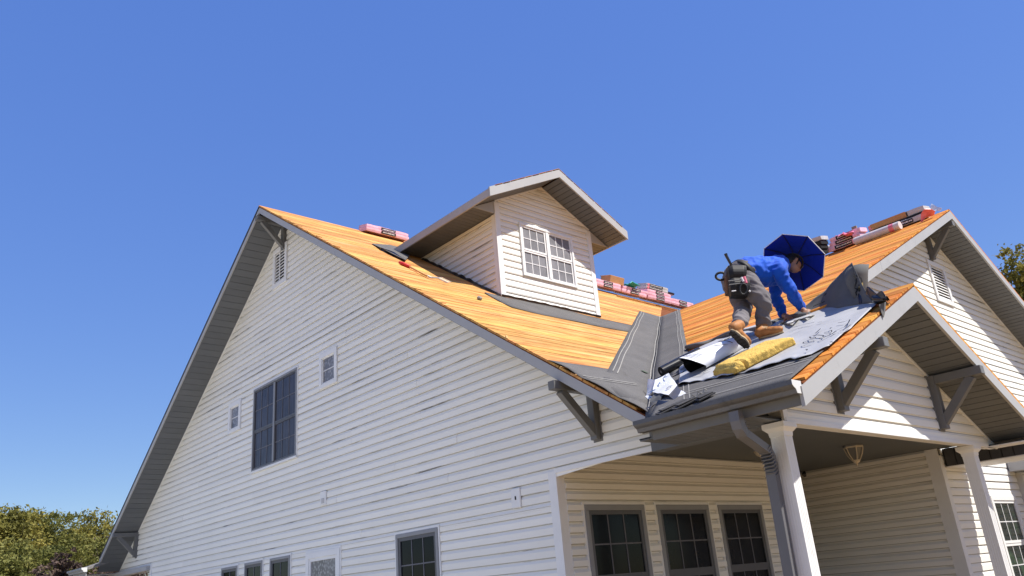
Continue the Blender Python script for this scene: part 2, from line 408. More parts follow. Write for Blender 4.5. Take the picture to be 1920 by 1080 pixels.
GABLE = Fr((0, 0, 0), (1, 0, 0), (0, 0, 1), (0, -1, 0))
TS = FD + .02
# ---- front gable wall
zt = lambda x: zmain(x) - TS
xl_tip = XA - (ZR - TS - ZK) / MM; xr_tip = XA + (ZR - TS - ZK) / MM
WL = -12.9063
gw = wall('gable_wall', [(WL, 0, 0), (0, 0, 0), (0, 0, ZK), (xr_tip, 0, ZK), (XA, 0, ZR - TS), (xl_tip, 0, ZK), (WL, 0, ZK)], (0, .14, 0), 'shaded front gable wall clad in weathered white lap siding')
def gable_lim(z):
    if z < ZK: return (WL + .1, -.1)
    h = (ZR - TS - .012 - z) / MM
    return (XA - h, XA + h) if h > .02 else None
HOLES = [(-7.765, -6.034, 3.95, 5.459), (-5.244, -4.665, 4.872, 5.461), (-8.914, -8.346, 4.842, 5.429), (-7.072, -6.50, 7.222, 8.019),
         (-3.118, -2.167, .9, 2.401), (-5.639, -4.61, .9, 2.375), (-6.911, -6.185, .9, 2.398), (-7.914, -7.205, .9, 2.40), (-8.93, -8.22, .9, 2.39)]
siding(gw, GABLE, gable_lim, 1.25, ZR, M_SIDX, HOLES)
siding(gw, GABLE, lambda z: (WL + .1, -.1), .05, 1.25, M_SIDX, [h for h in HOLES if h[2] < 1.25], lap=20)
def W_(i): h = HOLES[i]; return h
h = W_(0); window(GABLE, *h, M_TRIMG, [(0, .49, .47, 1), (.51, 1, .47, 1), (0, .49, 0, .47), (.51, 1, 0, .47)], M_GLBLUE, M_MUNTD, trimw=.035, sashw=.03, grid=(3, 2), label='large grey twin window in the middle of the gable')
m = MB().box(GABLE, (h[0] + h[1]) / 2 - .03, (h[0] + h[1]) / 2 + .03, h[2] + .05, h[3] - .05, .002, .036).build('mullion', M_TRIMG, house)
def sill(h, mat=M_TRIM, fr=GABLE): MB().box(fr, h[0] - .03, h[1] + .03, h[2] - .035, h[2] - .001, .001, .05).box(fr, h[0] - .028, h[0] - .001, h[2], h[3] + .028, .001, .03).box(fr, h[1] + .001, h[1] + .028, h[2], h[3] + .028, .001, .03).box(fr, h[0], h[1], h[3] + .001, h[3] + .028, .001, .03).build('window_casing', mat, house)
sill(W_(0))
h = W_(1); window(GABLE, *h, M_TRIM, [(0, 1, 0, 1)], M_GLLACE, M_MUNTW, trimw=.085, sashw=.022, grid=(1, 2), label='small white window upper right of the twin window')
h = W_(2); window(GABLE, *h, M_TRIM, [(0, 1, 0, 1)], M_GLLACE, M_MUNTW, trimw=.085, sashw=.022, grid=(1, 2), label='small white window left of the twin window')
h = W_(4); window(GABLE, *h, M_TRIMG, DH(), M_GLDARK, M_MUNTD, trimw=.05, grid=(3, 2), label='dark ground floor window nearest the house corner'); sill(h)
h = W_(5); window(GABLE, *h, M_TRIM, DH(), M_GLLACE, M_MUNTW, trimw=.09, grid=(1, 2), label='white framed ground floor window with lace curtain'); sill(h)
for i in (6, 7): window(GABLE, *W_(i), M_TRIMG, DH(), M_GLDARK, M_MUNTD, trimw=.04, grid=(2, 2)); sill(W_(i))
h = W_(8); window(GABLE, *h, M_TRIMG, DH(), M_GLDARK, M_MUNTD, trimw=.04, grid=(2, 2)); sill(h)
def louvre_vent(fr, u0, u1, v0, v1, nsl=10, mid=True):
    m = MB(); w = .085
    for (a, b_, c_, d_) in ((u0, u1, v1 - w, v1), (u0, u1, v0, v0 + w), (u0, u0 + w, v0 + w, v1 - w), (u1 - w, u1, v0 + w, v1 - w)): m.box(fr, a, b_, c_, d_, .001, .045)
    o = m.build('gable_vent', M_TRIM, house, bevel=.004)
    MB().box(fr, u0 + w, u1 - w, v0 + w, v1 - w, .001, .006).build('backing', M_GROOVE, o)
    s = (v1 - v0 - 2 * w) / nsl
    for i in range(nsl):
        z = v0 + w + (i + .5) * s; f2 = Fr(fr(0, z, .022), fr.U, (fr.V * .86 - fr.N * .5), (fr.N * .86 + fr.V * .5))
        MB().box(f2, u0 + w, u1 - w, -s * .40, s * .40, -.004, .004).build('slat', M_TRIM, o)
    if mid: MB().box(fr, (u0 + u1) / 2 - .012, (u0 + u1) / 2 + .012, v0 + w, v1 - w, .03, .042).build('mullion', M_TRIM, o)
louvre_vent(GABLE, *W_(3))
# corner trims of the gable wall
MB().box(GABLE, -.1, .022, 0, ZK - .001, .001, .024).box(GABLE, -.0005, .022, 0, ZK - .001, -.1, .0005).build('corner_trim', M_TRIM, house)
MB().box(GABLE, WL - .022, WL + .1, 0, ZK - .001, .001, .024).build('corner_trim', M_TRIM, house)
MB().box(GABLE, 0, xr_tip - .02, ZK - .028, ZK + .02, .001, .026).build('beam_trim', M_TRIM, house)
MB().box(GABLE, xl_tip + .02, WL, ZK - .028, ZK + .02, .001, .026).build('beam_trim', M_TRIM, house)
# rake edge trim (J channel)
for sgn in (-1, 1):
    a = Vec((XA, -.013, ZR - TS - .006)); e = Vec((XA + sgn * (xr_tip - XA), -.013, ZK + .0))
    MB().beam(a, e, .024, .03).build('edge_trim', M_TRIM, house)

# ---- window wall A, return, wall B
FA = Fr((0, 0, 0), (0, 1, 0), (0, 0, 1), (1, 0, 0))
YA = 4.16
wa = wall('porch_wall', [(0, .14, 0), (0, YA, 0), (0, YA, ZCE), (0, .14, ZCE)], (-.14, 0, 0), 'cream lap siding wall with three dark windows under the porch')
HA = [(.348, 1.347, .85, 2.397), (1.57, 2.595, .85, 2.397), (2.795, 3.806, .85, 2.397)]
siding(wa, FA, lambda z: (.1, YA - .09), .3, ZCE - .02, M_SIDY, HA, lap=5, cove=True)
for i, h in enumerate(HA):
    window(FA, *h, M_TRIMG, DH(), M_GLDARK, M_MUNTD, trimw=.06, grid=(3, 2)); sill(h, M_TRIM, FA)
MB().box(FA, YA - .09, YA + .024, .2, ZCE - .002, .001, .024).box(FA, YA + .001, YA + .024, .2, ZCE - .002, -.1, .0005).build('corner_trim', M_TRIM, house)
FB = Fr((0, YD, 0), (1, 0, 0), (0, 0, 1), (0, -1, 0))
MB().prism([(-.14, YA, .2), (-1.9, YA, .2), (-1.9, YA, ZCE), (-.14, YA, ZCE)], (0, -.14, 0)).build('recess_wall', M_WALLBACK, house)
MB().prism([(-1.9, YA, .2), (-1.9, YD, .2), (-1.9, YD, ZCE), (-1.9, YA, ZCE)], (-.14, 0, 0)).build('recess_wall', M_WALLBACK, house)
wb = wall('porch_wall', [(-1.9, YD, .0), (XC, YD, .0), (XC, YD, ZCE), (-1.9, YD, ZCE)], (0, .14, 0), 'deeply shaded lap siding wall at the back of the porch')
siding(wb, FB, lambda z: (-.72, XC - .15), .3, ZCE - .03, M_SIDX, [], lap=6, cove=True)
d = MB().box(FB, -1.75, -.74, .2, 2.42, .001, .05); door = d.build('door', M_TRIM, house, bevel=.004)
MB().box(FB, -1.66, -.83, .25, 2.34, .0505, .056).build('pane', M_GLDARK, door)
MB().box(FB, XC - .15, XC + .024, .0, ZCE - .002, .001, .028).build('corner_trim', M_TRIM, house)

# ---- wall C / cross gable
FC = Fr((XC, 0, 0), (0, 1, 0), (0, 0, 1), (1, 0, 0))
YR = YC + (ZC2 - TS - 2.6) / M2
wc = wall('cross_gable_wall', [(XC, YD, 0), (XC, 14, 0), (XC, 14, 2.6), (XC, YR, 2.6), (XC, YC, ZC2 - TS), (XC, 1.0, zfront(1.0) - TS), (XC, 1.0, 3.1), (XC, YD, 3.1)], (-.14, 0, 0), 'white lap siding gable wall behind the porch, crossed by a sunlit band')
def cross_lim(z):
    if z < 3.1: return (YD + .1, 9.0)
    h = (ZC2 - TS - .012 - z) / M2
    return (max(1.9, YC - h), min(YC + h, 13.5)) if h > .02 else None
VC = (7.739, 8.427, 5.53, 6.289); WC = (7.583, 8.639, .95, 2.34)
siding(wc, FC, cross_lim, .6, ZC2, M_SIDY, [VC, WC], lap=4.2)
louvre_vent(FC, *VC, nsl=11, mid=False)
window(FC, *WC, M_TRIM, DH(), M_GLC, M_MUNTW, trimw=.07, sashw=.04, grid=(3, 2), label='white sunlit ground floor window behind the right porch post'); sill(WC, M_TRIM, FC)
MB().box(FC, YD - .027, YD + .1, 0, ZCE - .1, .001, .026).build('corner_trim', M_TRIM, house)
for sgn in (-1, 1): MB().beam((XC + .013, YC, ZC2 - TS - .006), (XC + .013, YC + sgn * 6.2, ZC2 - TS - .006 - 6.2 * M2), .024, .03).build('edge_trim', M_TRIM, house)
# dark box beam with battens beside the porch and wall D beyond
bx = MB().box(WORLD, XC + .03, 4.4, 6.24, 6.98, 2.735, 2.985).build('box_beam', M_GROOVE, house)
x = XC + .05
while x < 4.35:
    MB().box(WORLD, x, x + .135, 6.226, 6.2395, 2.737, 2.984).build('batten', simple('batten_grey', (.06, .06, .062), .6, .2) if 'batten_grey' not in bpy.data.materials else bpy.data.materials['batten_grey'], bx); x += .15
y = 6.226
while y < 6.95:
    MB().box(WORLD, XC + .03, 4.4, y, y + .104, 2.722, 2.7345).build('soffit_panel', M_TRIM, bx); y += .108
wd = wall('side_wall', [(XC + .002, 9.05, 0), (5.5, 9.05, 0), (5.5, 9.05, 2.72), (XC + .002, 9.05, 2.72)], (0, .14, 0))
siding(wd, Fr((0, 9.05, 0), (1, 0, 0), (0, 0, 1), (0, -1, 0)), lambda z: (XC + .1, 5.5), .6, 2.70, M_SIDX, lap=5)
MB().box(WORLD, XC + .03, 5.5, 8.72, 9.3, 2.73, 2.92).build('side_fascia', M_FASCIA, house)

# ---- soffits / fascia / roof decks
def soffit(parent_name, a, b, w_vec, width, pitch=.1, groove=.008, mat=M_SOFFIT, down=(0, 0, -1), label=None):
    """panels laid from a to b; each spans w_vec*width, seen from below"""
    a = Vec(a); b = Vec(b); d = b - a; L = d.length; d.normalize(); wv = Vec(w_vec).normalized(); nn = d.cross(wv).normalized()
    if nn.dot(Vec(down)) < 0: nn = -nn
    fr = Fr(a, d, wv, nn)
    o = MB().box(fr, 0, L, 0, width, -.02, -.0075).build(parent_name, M_GROOVE, house)
    if label: o['label'] = label
    n = int(L / pitch); p = L / n
    for i in range(n):
        MB().box(fr, i * p + groove / 2, (i + 1) * p - groove / 2, .001, width - .001, -.007, rng.uniform(-.0006, .0006)).build('soffit_panel', mat, o)
    return o
SO = Vec((0, 0, -TS + .002))
# main gable rake soffits
soffit('rake_soffit', Vec((XA - .02, -OM + .03, ZR - .0136)) + SO, Vec((xl_tip - .0, -OM + .03, zmain(xl_tip))) + SO, (0, 1, 0), OM - .03, .155, .007)
soffit('rake_soffit', Vec((XA + .02, -OM + .03, ZR - .0136)) + SO, Vec((1.6, -OM + .03, zmain(1.6))) + SO, (0, 1, 0), OM - .03, .155, .007)
def fascia(pts, out, h=FD, th=.028, drop=.042, joints=()):
    """vertical boards under the deck edge; pts: list of top points, split at joints"""
    for a, b in zip(pts[:-1], pts[1:]):
        a = Vec(a); b = Vec(b); o = Vec(out) * th
        MB().prism([a - Vec((0, 0, drop)) - o, b - Vec((0, 0, drop)) - o, b - Vec((0, 0, h)) - o, a - Vec((0, 0, h)) - o], o).build('fascia_board', M_FASCIA, house)
J = hit(628, 460, (0, 1, 0), (0, -OM, 0)).x
xe = 1.93
fascia([(XA, -OM, ZR), (J - .001, -OM, zmain(J))], (0, -1, 0), FD + .005)
fascia([(J + .002, -OM, zmain(J)), (xe, -OM, zmain(xe))], (0, -1, 0), FD + .005)
xle = -14.87
fascia([(XA, -OM, ZR), (-11, -OM, zmain(-11))], (0, -1, 0), FD + .005); fascia([(-11.002, -OM, zmain(-11.002)), (xle, -OM, zmain(xle))], (0, -1, 0), FD + .005)

# decks: dark slab below, boards on top
def slab(name, pts, nrm, t0, t1, mat, parent=house):
    nrm = Vec(nrm); return MB().prism([Vec(p) + nrm * t0 for p in pts], nrm * (t1 - t0)).build(name, mat, parent)
YB = 15.0
mr = slab('main_roof', [on_main(XA + .01, -OM + .004), on_main(1.79, -OM + .004), on_main(-4.3035, YC), on_main(-4.3035, YB), on_main(XA + .01, YB)], NM, -.05, -.0235, M_DECKEDGE)
mr['label'] = 'main roof slope stripped to orange board sheathing'
NL = Vec((-MM, 0, 1)).normalized()
lr = slab('left_roof', [(XA, -OM, ZR), (xle, -OM, zmain(xle)), (xle, YB, zmain(xle)), (XA, YB, ZR)], NL, -.06, 0, simple('old_shingle', (.08, .08, .082), .9, .1, scale=20))
slab('porch_roof_left', [(-16.0, -.8, 2.87), (xle + .06, -.8, 2.87), (xle + .06, 3.5, 4.2), (-16.0, 3.5, 4.2)], (0, -.3, 1), -.06, 0, simple('old_shingle_grey', (.20, .19, .18), .9, .1, scale=20))
def boards(parent, fr, rows, urange, mat, w, segl=(2.6, 4.8), th=.022):
    for i in range(rows[0], rows[1]):
        v0, v1 = i * w + rng.uniform(.002, .006), (i + 1) * w - rng.uniform(.003, .012)
        ur = urange(v0), urange(v1)
        if ur[0] is None or ur[1] is None: continue
        lo = max(ur[0][0], ur[1][0]); hi = min(ur[0][1], ur[1][1])
        if hi - lo < .05: continue
        cuts = [lo]
        while hi - cuts[-1] > segl[1] * 1.2: cuts.append(cuts[-1] + rng.uniform(segl[0] * (.4 if len(cuts) == 1 else 1), segl[1]))
        cuts.append(hi)
        for k, (a, b_) in enumerate(zip(cuts[:-1], cuts[1:])):
            t0 = rng.uniform(-.0025, .002); t1 = t0 + rng.uniform(-.0012, .0012)
            la = a + (.0015 if k else rng.uniform(-.008, .004)); rb = b_ - (.0015 if k < len(cuts) - 2 else 0)
            # slanted ends follow the valley
            pa = (la, la) if k else (ur[0][0] + (la - a), ur[1][0] + (la - a))
            pb = (rb, rb) if k < len(cuts) - 2 else (ur[0][1], ur[1][1])
            ps = [fr(pa[0], v0, t0), fr(pb[0], v0, t1), fr(pb[1], v1, t1), fr(pa[1], v1, t0)]
            MB().prism([p - fr.N * th for p in ps], fr.N * th).build('sheathing_board', mat, parent)
WB = .186
nrow = int((1.75 - XA) * KM / WB)
boards(mr, MAIN, (0, nrow), lambda v: (-OM, min(yval(XA + v / KM), 13.6)) if XA + v / KM < 1.76 else None, M_WOODY, WB, (3.0, 6.0))
# front slope (porch + cross gable share one plane)
PC = [on_front(xval(YE), YE), on_front(XRP - .004, YE), on_front(XRP - .004, YP), on_front(XRC - .004, YP), on_front(XRC - .004, YC - .01), on_front(xval(YC) + .01, YC - .01)]
cr_ = slab('porch_roof', PC, NF, -.05, -.0235, M_DECKEDGE); cr_['label'] = 'front roof slope over porch and cross gable, bare orange boards above grey felt'
v_lo = (YE - YP) * KF; v_hi = (YC - YP) * KF
def ur_front(v):
    y = YP + v / KF
    if y > YC or y < YE - .001: return None
    return (xval(y), XRP if y < YP + .02 else XRC)
boards(cr_, FRONT, (math.ceil(v_lo / WB), math.floor(v_hi / WB)), ur_front, M_WOODX, WB, (2.4, 4.6))
# right slopes of porch and cross gable
NR = Vec((0, M2, 1)).normalized()
yre = 2 * YP - YE
slab('porch_roof_right', [(2.85, YP + .002, ZP), (XRP - .004, YP + .002, ZP), (XRP - .004, yre, zfront(YE)), (2.85, yre, zfront(YE))], NR, -.05, -.001, M_WOODX)
slab('porch_roof_right', [(XRC - .3, YP + .002, ZP), (2.849, YP + .002, ZP), (2.849, 3.8, ZP - M2 * (3.8 - YP)), (XRC - .3, 3.8, ZP - M2 * (3.8 - YP))], NR, -.05, -.001, M_WOODX)
slab('cross_roof_right', [(-4.2, YC + .002, ZC2), (XRC - .004, YC + .002, ZC2), (XRC - .004, YC + 8, ZC2 - 8 * M2), (-4.2, YC + 8, ZC2 - 8 * M2)], NR, -.05, -.001, M_WOODX)
# rake fascias facing +x
Jc = hx(1650, 489, XRC).y
fascia([(XRC, YC, ZC2), (XRC, Jc + .002, zfront(Jc))], (1, 0, 0), FD + .03); fascia([(XRC, Jc - .002, zfront(Jc)), (XRC, YP + .05, zfront(YP + .05))], (1, 0, 0), FD + .03)
fascia([(XRC, YC, ZC2), (XRC, YC + 7, ZC2 - 7 * M2)], (1, 0, 0), FD + .03)
fascia([(XRP, YP, ZP), (XRP, YE - .02, zfront(YE - .02))], (1, 0, 0), FD + .035); fascia([(XRP, YP, ZP), (XRP, yre, zfront(YE))], (1, 0, 0), FD + .035)
# rake soffits under those overhangs
for (xw, xo, yc_, zc_, L0, L1) in ((XC, XRC, YC, ZC2, 6.2, 7.), (XP, XRP, YP, ZP, 2.53, 2.45)):
    soffit('rake_soffit', Vec((xw, yc_ - .02, zc_ - .01)) + SO, Vec((xw, yc_ - L0, zc_ - L0 * M2)) + SO, (1, 0, 0), xo - xw - .03, .1, .009)
    soffit('rake_soffit', Vec((xw, yc_ + .02, zc_ - .01)) + SO, Vec((xw, yc_ + L1, zc_ - L1 * M2)) + SO, (1, 0, 0), xo - xw - .03, .1, .009)

# ---- porch gable wall, beams, ceiling, eaves
FPW = Fr((XP, 0, 0), (0, 1, 0), (0, 0, 1), (1, 0, 0))
YW0 = -.25; YW1 = YP + (ZP - TS - ZB) / M2
zl0 = zfront(YW0) - TS
pw_ = wall('porch_gable_wall', [(XP, YW0, ZB), (XP, YW1, ZB), (XP, YP, ZP - TS), (XP, YW0, zl0)], (-.12, 0, 0), 'white lap siding gable over the porch with a triangle of sunlight')
def plim(z):
    h = (ZP - TS - .012 - z) / M2
    return (max(YW0 + .045, YP - h), YP + h) if h > .02 else None
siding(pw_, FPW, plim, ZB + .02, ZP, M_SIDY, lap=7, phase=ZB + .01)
MB().box(FPW, YW0 - .022, YW0 + .045, ZB, zl0 - .03, .001, .026).build('corner_trim', M_TRIM, house)
MB().box(FPW, YW0, YW1 - .05, ZB - .012, ZB + .03, .001, .03).build('beam_trim', M_TRIM, house)
for sgn, L in ((-1, 2.0), (1, YW1 - YP)): MB().beam((XP + .013, YP, ZP - TS - .006), (XP + .013, YP + sgn * L, ZP - TS - .006 - L * M2), .024, .03).build('edge_trim', M_TRIM, house)
MB().box(WORLD, xr_tip - .3, XP - .12, YW0, YW0 + .15, ZB, ZCE - .002).build('porch_beam', M_SOFFIT, house)
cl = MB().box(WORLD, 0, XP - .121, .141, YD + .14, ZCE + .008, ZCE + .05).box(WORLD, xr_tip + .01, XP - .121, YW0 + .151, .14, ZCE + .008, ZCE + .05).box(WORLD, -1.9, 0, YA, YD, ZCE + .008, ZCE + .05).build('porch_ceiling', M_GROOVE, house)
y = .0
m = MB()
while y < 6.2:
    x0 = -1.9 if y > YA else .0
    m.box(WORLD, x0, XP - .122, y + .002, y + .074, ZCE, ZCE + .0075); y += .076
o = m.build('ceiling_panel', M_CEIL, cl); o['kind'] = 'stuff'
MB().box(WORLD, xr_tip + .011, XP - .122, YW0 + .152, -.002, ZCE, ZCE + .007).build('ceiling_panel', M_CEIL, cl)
# eave: fascia, soffit, gutter along the front
zf_ = zfront(YE)
MB().box(WORLD, 2.02, XRP - .03, YE, YE + .025, ZB - .012, zf_ - .03).build('fascia_board', M_BRACK, house)
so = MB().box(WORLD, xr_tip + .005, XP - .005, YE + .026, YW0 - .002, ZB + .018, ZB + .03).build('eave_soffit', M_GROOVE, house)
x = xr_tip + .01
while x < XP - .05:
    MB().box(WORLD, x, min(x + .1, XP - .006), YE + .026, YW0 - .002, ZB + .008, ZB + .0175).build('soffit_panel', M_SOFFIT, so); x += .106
MB().prism([(2.018, YE, ZB + .004), (2.018, YE, zf_ - .1), (2.018, -OM + .03, zf_ - .02), (2.018, -OM + .03, ZB + .1)], (-.012, 0, 0)).build('eave_return', M_SOFFIT, house)
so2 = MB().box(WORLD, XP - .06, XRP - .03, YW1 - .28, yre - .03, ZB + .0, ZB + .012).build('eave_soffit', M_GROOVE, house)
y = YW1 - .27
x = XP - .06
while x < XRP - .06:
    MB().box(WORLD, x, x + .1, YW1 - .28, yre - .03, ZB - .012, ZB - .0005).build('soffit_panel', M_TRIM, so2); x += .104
MB().box(WORLD, XP - .06, XRP - .03, yre - .025, yre, ZB - .01, zf_ - .03).build('fascia_board', M_FASCIA, house)
def gutter(x0, x1, y, ztop, mat, endmat, w=.125, hgt=.095):
    prof = [(0, 0), (0, -hgt), (-.075, -hgt), (-.085, -hgt + .03), (-.11, -.05), (-w, -.035), (-w, 0), (-w + .012, 0), (-w + .012, -.01), (-w + .02, -.012)]
    inner = [(-.1, -.05), (-.078, -hgt + .03), (-.07, -hgt + .008), (-.006, -hgt + .008), (-.006, 0)]
    P_ = [[(x0 + (x1 - x0) * i / 8, y + a, ztop + b_) for i in range(9)] for a, b_ in prof + inner]
    o = MB().grid(P_).build('gutter', mat, house, weld=True)
    for xx in (x0, x1):
        MB().prism([(xx, y + a, ztop + b_) for a, b_ in prof[:7]], ((.003 if xx == x1 else -.003), 0, 0)).build('end_cap', endmat, o)
    return o
gutter(1.93, XRP - .012, YE - .001, zf_ - .012, M_GUTTER, M_GUTW)
gutter(-16.05, -14.78, -.81, 2.86, M_FASCIA, M_GUTW)
MB().box(WORLD, -16.0, xle, -.81, -.79, 2.68, 2.84).box(WORLD, -16.0, xl_tip, -.78, .0, 2.70, 2.715).box(WORLD, -15.5, WL, -.1, 0.12, 2.63, ZK - .03).build('left_eave', M_FASCIA, house)
MB().box(WORLD, -16.0, WL, 0.14, 4.5, ZK + .01, ZK + .03).build('left_porch_ceiling', M_CEIL, house)
# posts
def post(x, y, label):
    m = MB(); s = .062
    pts = []
    for k in range(4):                                         # fluted square shaft
        a = [(-s, -s), (s, -s), (s, s), (-s, s)][k]; b_ = [(s, -s), (s, s), (-s, s), (-s, -s)][k]
        nx, ny = ((0, 1), (-1, 0), (0, -1), (1, 0))[k]
        for i in range(11):
            tt = i / 11; inset = .002 if i in (2, 4, 6, 8) else 0
            for tt2 in ((tt, tt + .085) if i else (tt,)):
                pts.append((x + a[0] + (b_[0] - a[0]) * tt2 + nx * inset, y + a[1] + (b_[1] - a[1]) * tt2 + ny * inset))
    m.prism([(p[0], p[1], .15) for p in pts], (0, 0, ZB - .15 - .09))
    o = m.build('porch_post', M_TRIM, house); o['label'] = label
    c = MB()
    for (w0, w1, z0, z1) in ((.066, .07, ZB - .11, ZB - .075), (.072, .098, ZB - .075, ZB - .045), (.1, .1, ZB - .045, ZB - .004)):
        c.add([(x + sx * w, y + sy * w, z) for z, w in ((z0, w0), (z1, w1)) for sx, sy in ((-1, -1), (1, -1), (1, 1), (-1, 1))], [(3, 2, 1, 0), (4, 5, 6, 7), (0, 1, 5, 4), (1, 2, 6, 5), (2, 3, 7, 6), (3, 0, 4, 7)])
    c.build('capital', M_TRIM, o)
post(2.862, -.225, 'white porch post at the near corner with downspout beside it'); post(2.85, 3.68, 'white porch post at the far side of the porch')
MB().box(WORLD, -15.7, -15.55, -.3, -.15, 0, 2.7).build('porch_post', M_BRACK, house)
# downspout
def rect_tube(path, w, h, mat, ribs=()):
    m = MB(); prev = None; rows = []
    for i, p in enumerate(path):
        p = Vec(p); tn = (Vec(path[min(i + 1, len(path) - 1)]) - Vec(path[max(i - 1, 0)])).normalized()
        a = Vec((1, 0, 0)); a = (a - tn * a.dot(tn)).normalized(); c_ = tn.cross(a)
        rows.append([p + a * w / 2 * sx + c_ * h / 2 * sy for sx, sy in ((-1, -1), (1, -1), (1, 1), (-1, 1), (-1, -1))])
    m.grid(rows); return m.build('downspout', mat, house, weld=True)
ds = [(2.90, -.875, zf_ - .13), (2.90, -.875, zf_ - .2), (2.897, -.86, zf_ - .25), (2.89, -.82, zf_ - .29)]
ds += [(2.82, -.42, 2.46), (2.805, -.365, 2.41), (2.795, -.34, 2.35), (2.785, -.335, 2.28), (2.765, -.335, 1.0), (2.765, -.335, .25)]
M_DSP = simple('downspout_grey', (.13, .13, .138), .45, .4, var=.06)
dso = rect_tube(ds, .085, .062, M_DSP)
for i in range(9):
    for (a, b_) in ((Vec((2.90, -.875, zf_ - .17)), Vec((2.885, -.80, zf_ - .3))), (Vec((2.83, -.45, 2.475)), Vec((2.79, -.337, 2.28)))):
        p = a.lerp(b_, i / 8.); MB().box(Fr(p, (1, 0, 0), (b_ - a).normalized(), (b_ - a).normalized().cross(Vec((1, 0, 0)))), -.0445, .0445, -.003, .003, -.033, .033).build('crimp', M_DSP, dso)

MB().box(WORLD, -1.9, XP + .12, -.35, YD, .02, .17).build('porch_floor', simple('floor_brown', (.20, .135, .075), .7, .2), house)
# ---- brackets
def bracket(base_top, out, reach, drop, side, w=.09, label=None):
    """base_top: point on wall where the arm's centre meets it"""
    b0 = Vec(base_top); o_ = Vec(out); s_ = Vec(side)
    p = MB().box(Fr(b0, s_, (0, 0, 1), o_), -w * .5, w * .5, -drop, .05, .002, .085)
    p.box(Fr(b0, s_, (0, 0, 1), o_), -w * .75, w * .75, -drop - .02, .06, .002, .022)
    ob_ = p.build('bracket', M_BRACK, house, bevel=.004)
    MB().box(Fr(b0, s_, (0, 0, 1), o_), -w * .52, w * .52, -.045, .045, .086, reach).build('arm', M_BRACK, ob_, bevel=.004)
    a = b0 + o_ * (reach - .12) - Vec((0, 0, .045)); c_ = b0 + o_ * .06 - Vec((0, 0, drop - .07))
    MB().beam(a, c_, w * .8, .085, up=o_).build('brace', M_BRACK, ob_, bevel=.003)
    return ob_
bracket((XA, -.0, ZR - TS - .10), (0, -1, 0), .6, .52, (1, 0, 0))
bracket((.69, 0, zmain(.69) - TS - .06), (0, -1, 0), .62, .52, (1, 0, 0))
bracket((-13.95, 0, zmain(-13.95) - TS - .05), (0, -1, 0), .56, .5, (1, 0, 0))
bracket((XC, YC, ZC2 - TS - .1), (1, 0, 0), .52, .5, (0, 1, 0), label='')
bracket((XP, .71, zfront(.71) - TS - .075), (1, 0, 0), .56, .5, (0, 1, 0))
bracket((XP, 2.86, ZP - M2 * (2.86 - YP) - TS - .06), (1, 0, 0), .56, .52, (0, 1, 0))

# ---- dormer
zde = ZD - MD * HW
FDR = Fr((XD, 0, 0), (0, 1, 0), (0, 0, 1), (1, 0, 0))
zds = zde - FDD                                              # flat eave soffit height
y0, y1 = YDM - DW, YDM + DW; zb_ = zmain(XD)
TSD = .155; ztop = ZD - TSD
dwal = wall('dormer_front', [(XD, y0, zb_ - .05), (XD, y1, zb_ - .05), (XD, y1, ztop - MD * DW), (XD, YDM, ztop), (XD, y0, ztop - MD * DW)], (-.12, 0, 0), 'sunlit white lap siding front of the dormer')
def dlim(z):
    h = (ztop - .012 - z) / MD
    return (max(y0 + .08, YDM - h), min(y1 - .08, YDM + h)) if h > .02 else None
HD = (2.156, 3.398, 6.342, 7.301)
siding(dwal, FDR, dlim, zb_ + .03, ztop, M_SIDY, [HD], lap=4, phase=5.987)
window(FDR, *HD, M_TRIM, [(0, .475, .5, 1), (.525, 1, .5, 1), (0, .475, 0, .5), (.525, 1, 0, .5)], M_GLSCREEN, M_MUNTW, trimw=.045, sashw=.032, grid=(3, 2), label='white twin window in the dormer with grey screens', depth=.045)
MB().box(FDR, (HD[0] + HD[1]) / 2 - .028, (HD[0] + HD[1]) / 2 + .028, HD[2] + .048, HD[3] - .06, .002, .046).build('mullion', M_TRIM, house)
for yy, s in ((y0, 1), (y1, -1)):
    a, b_ = sorted((yy - s * .022, yy + s * .08))
    MB().box(FDR, a, b_, zb_ + .0, ztop - MD * DW - .03, .001, .026).build('corner_trim', M_TRIM, house)
for sgn in (-1, 1): MB().beam((XD + .013, YDM, ztop - .005), (XD + .013, YDM + sgn * DW, ztop - .005 - DW * MD), .024, .026).build('edge_trim', M_TRIM, house)
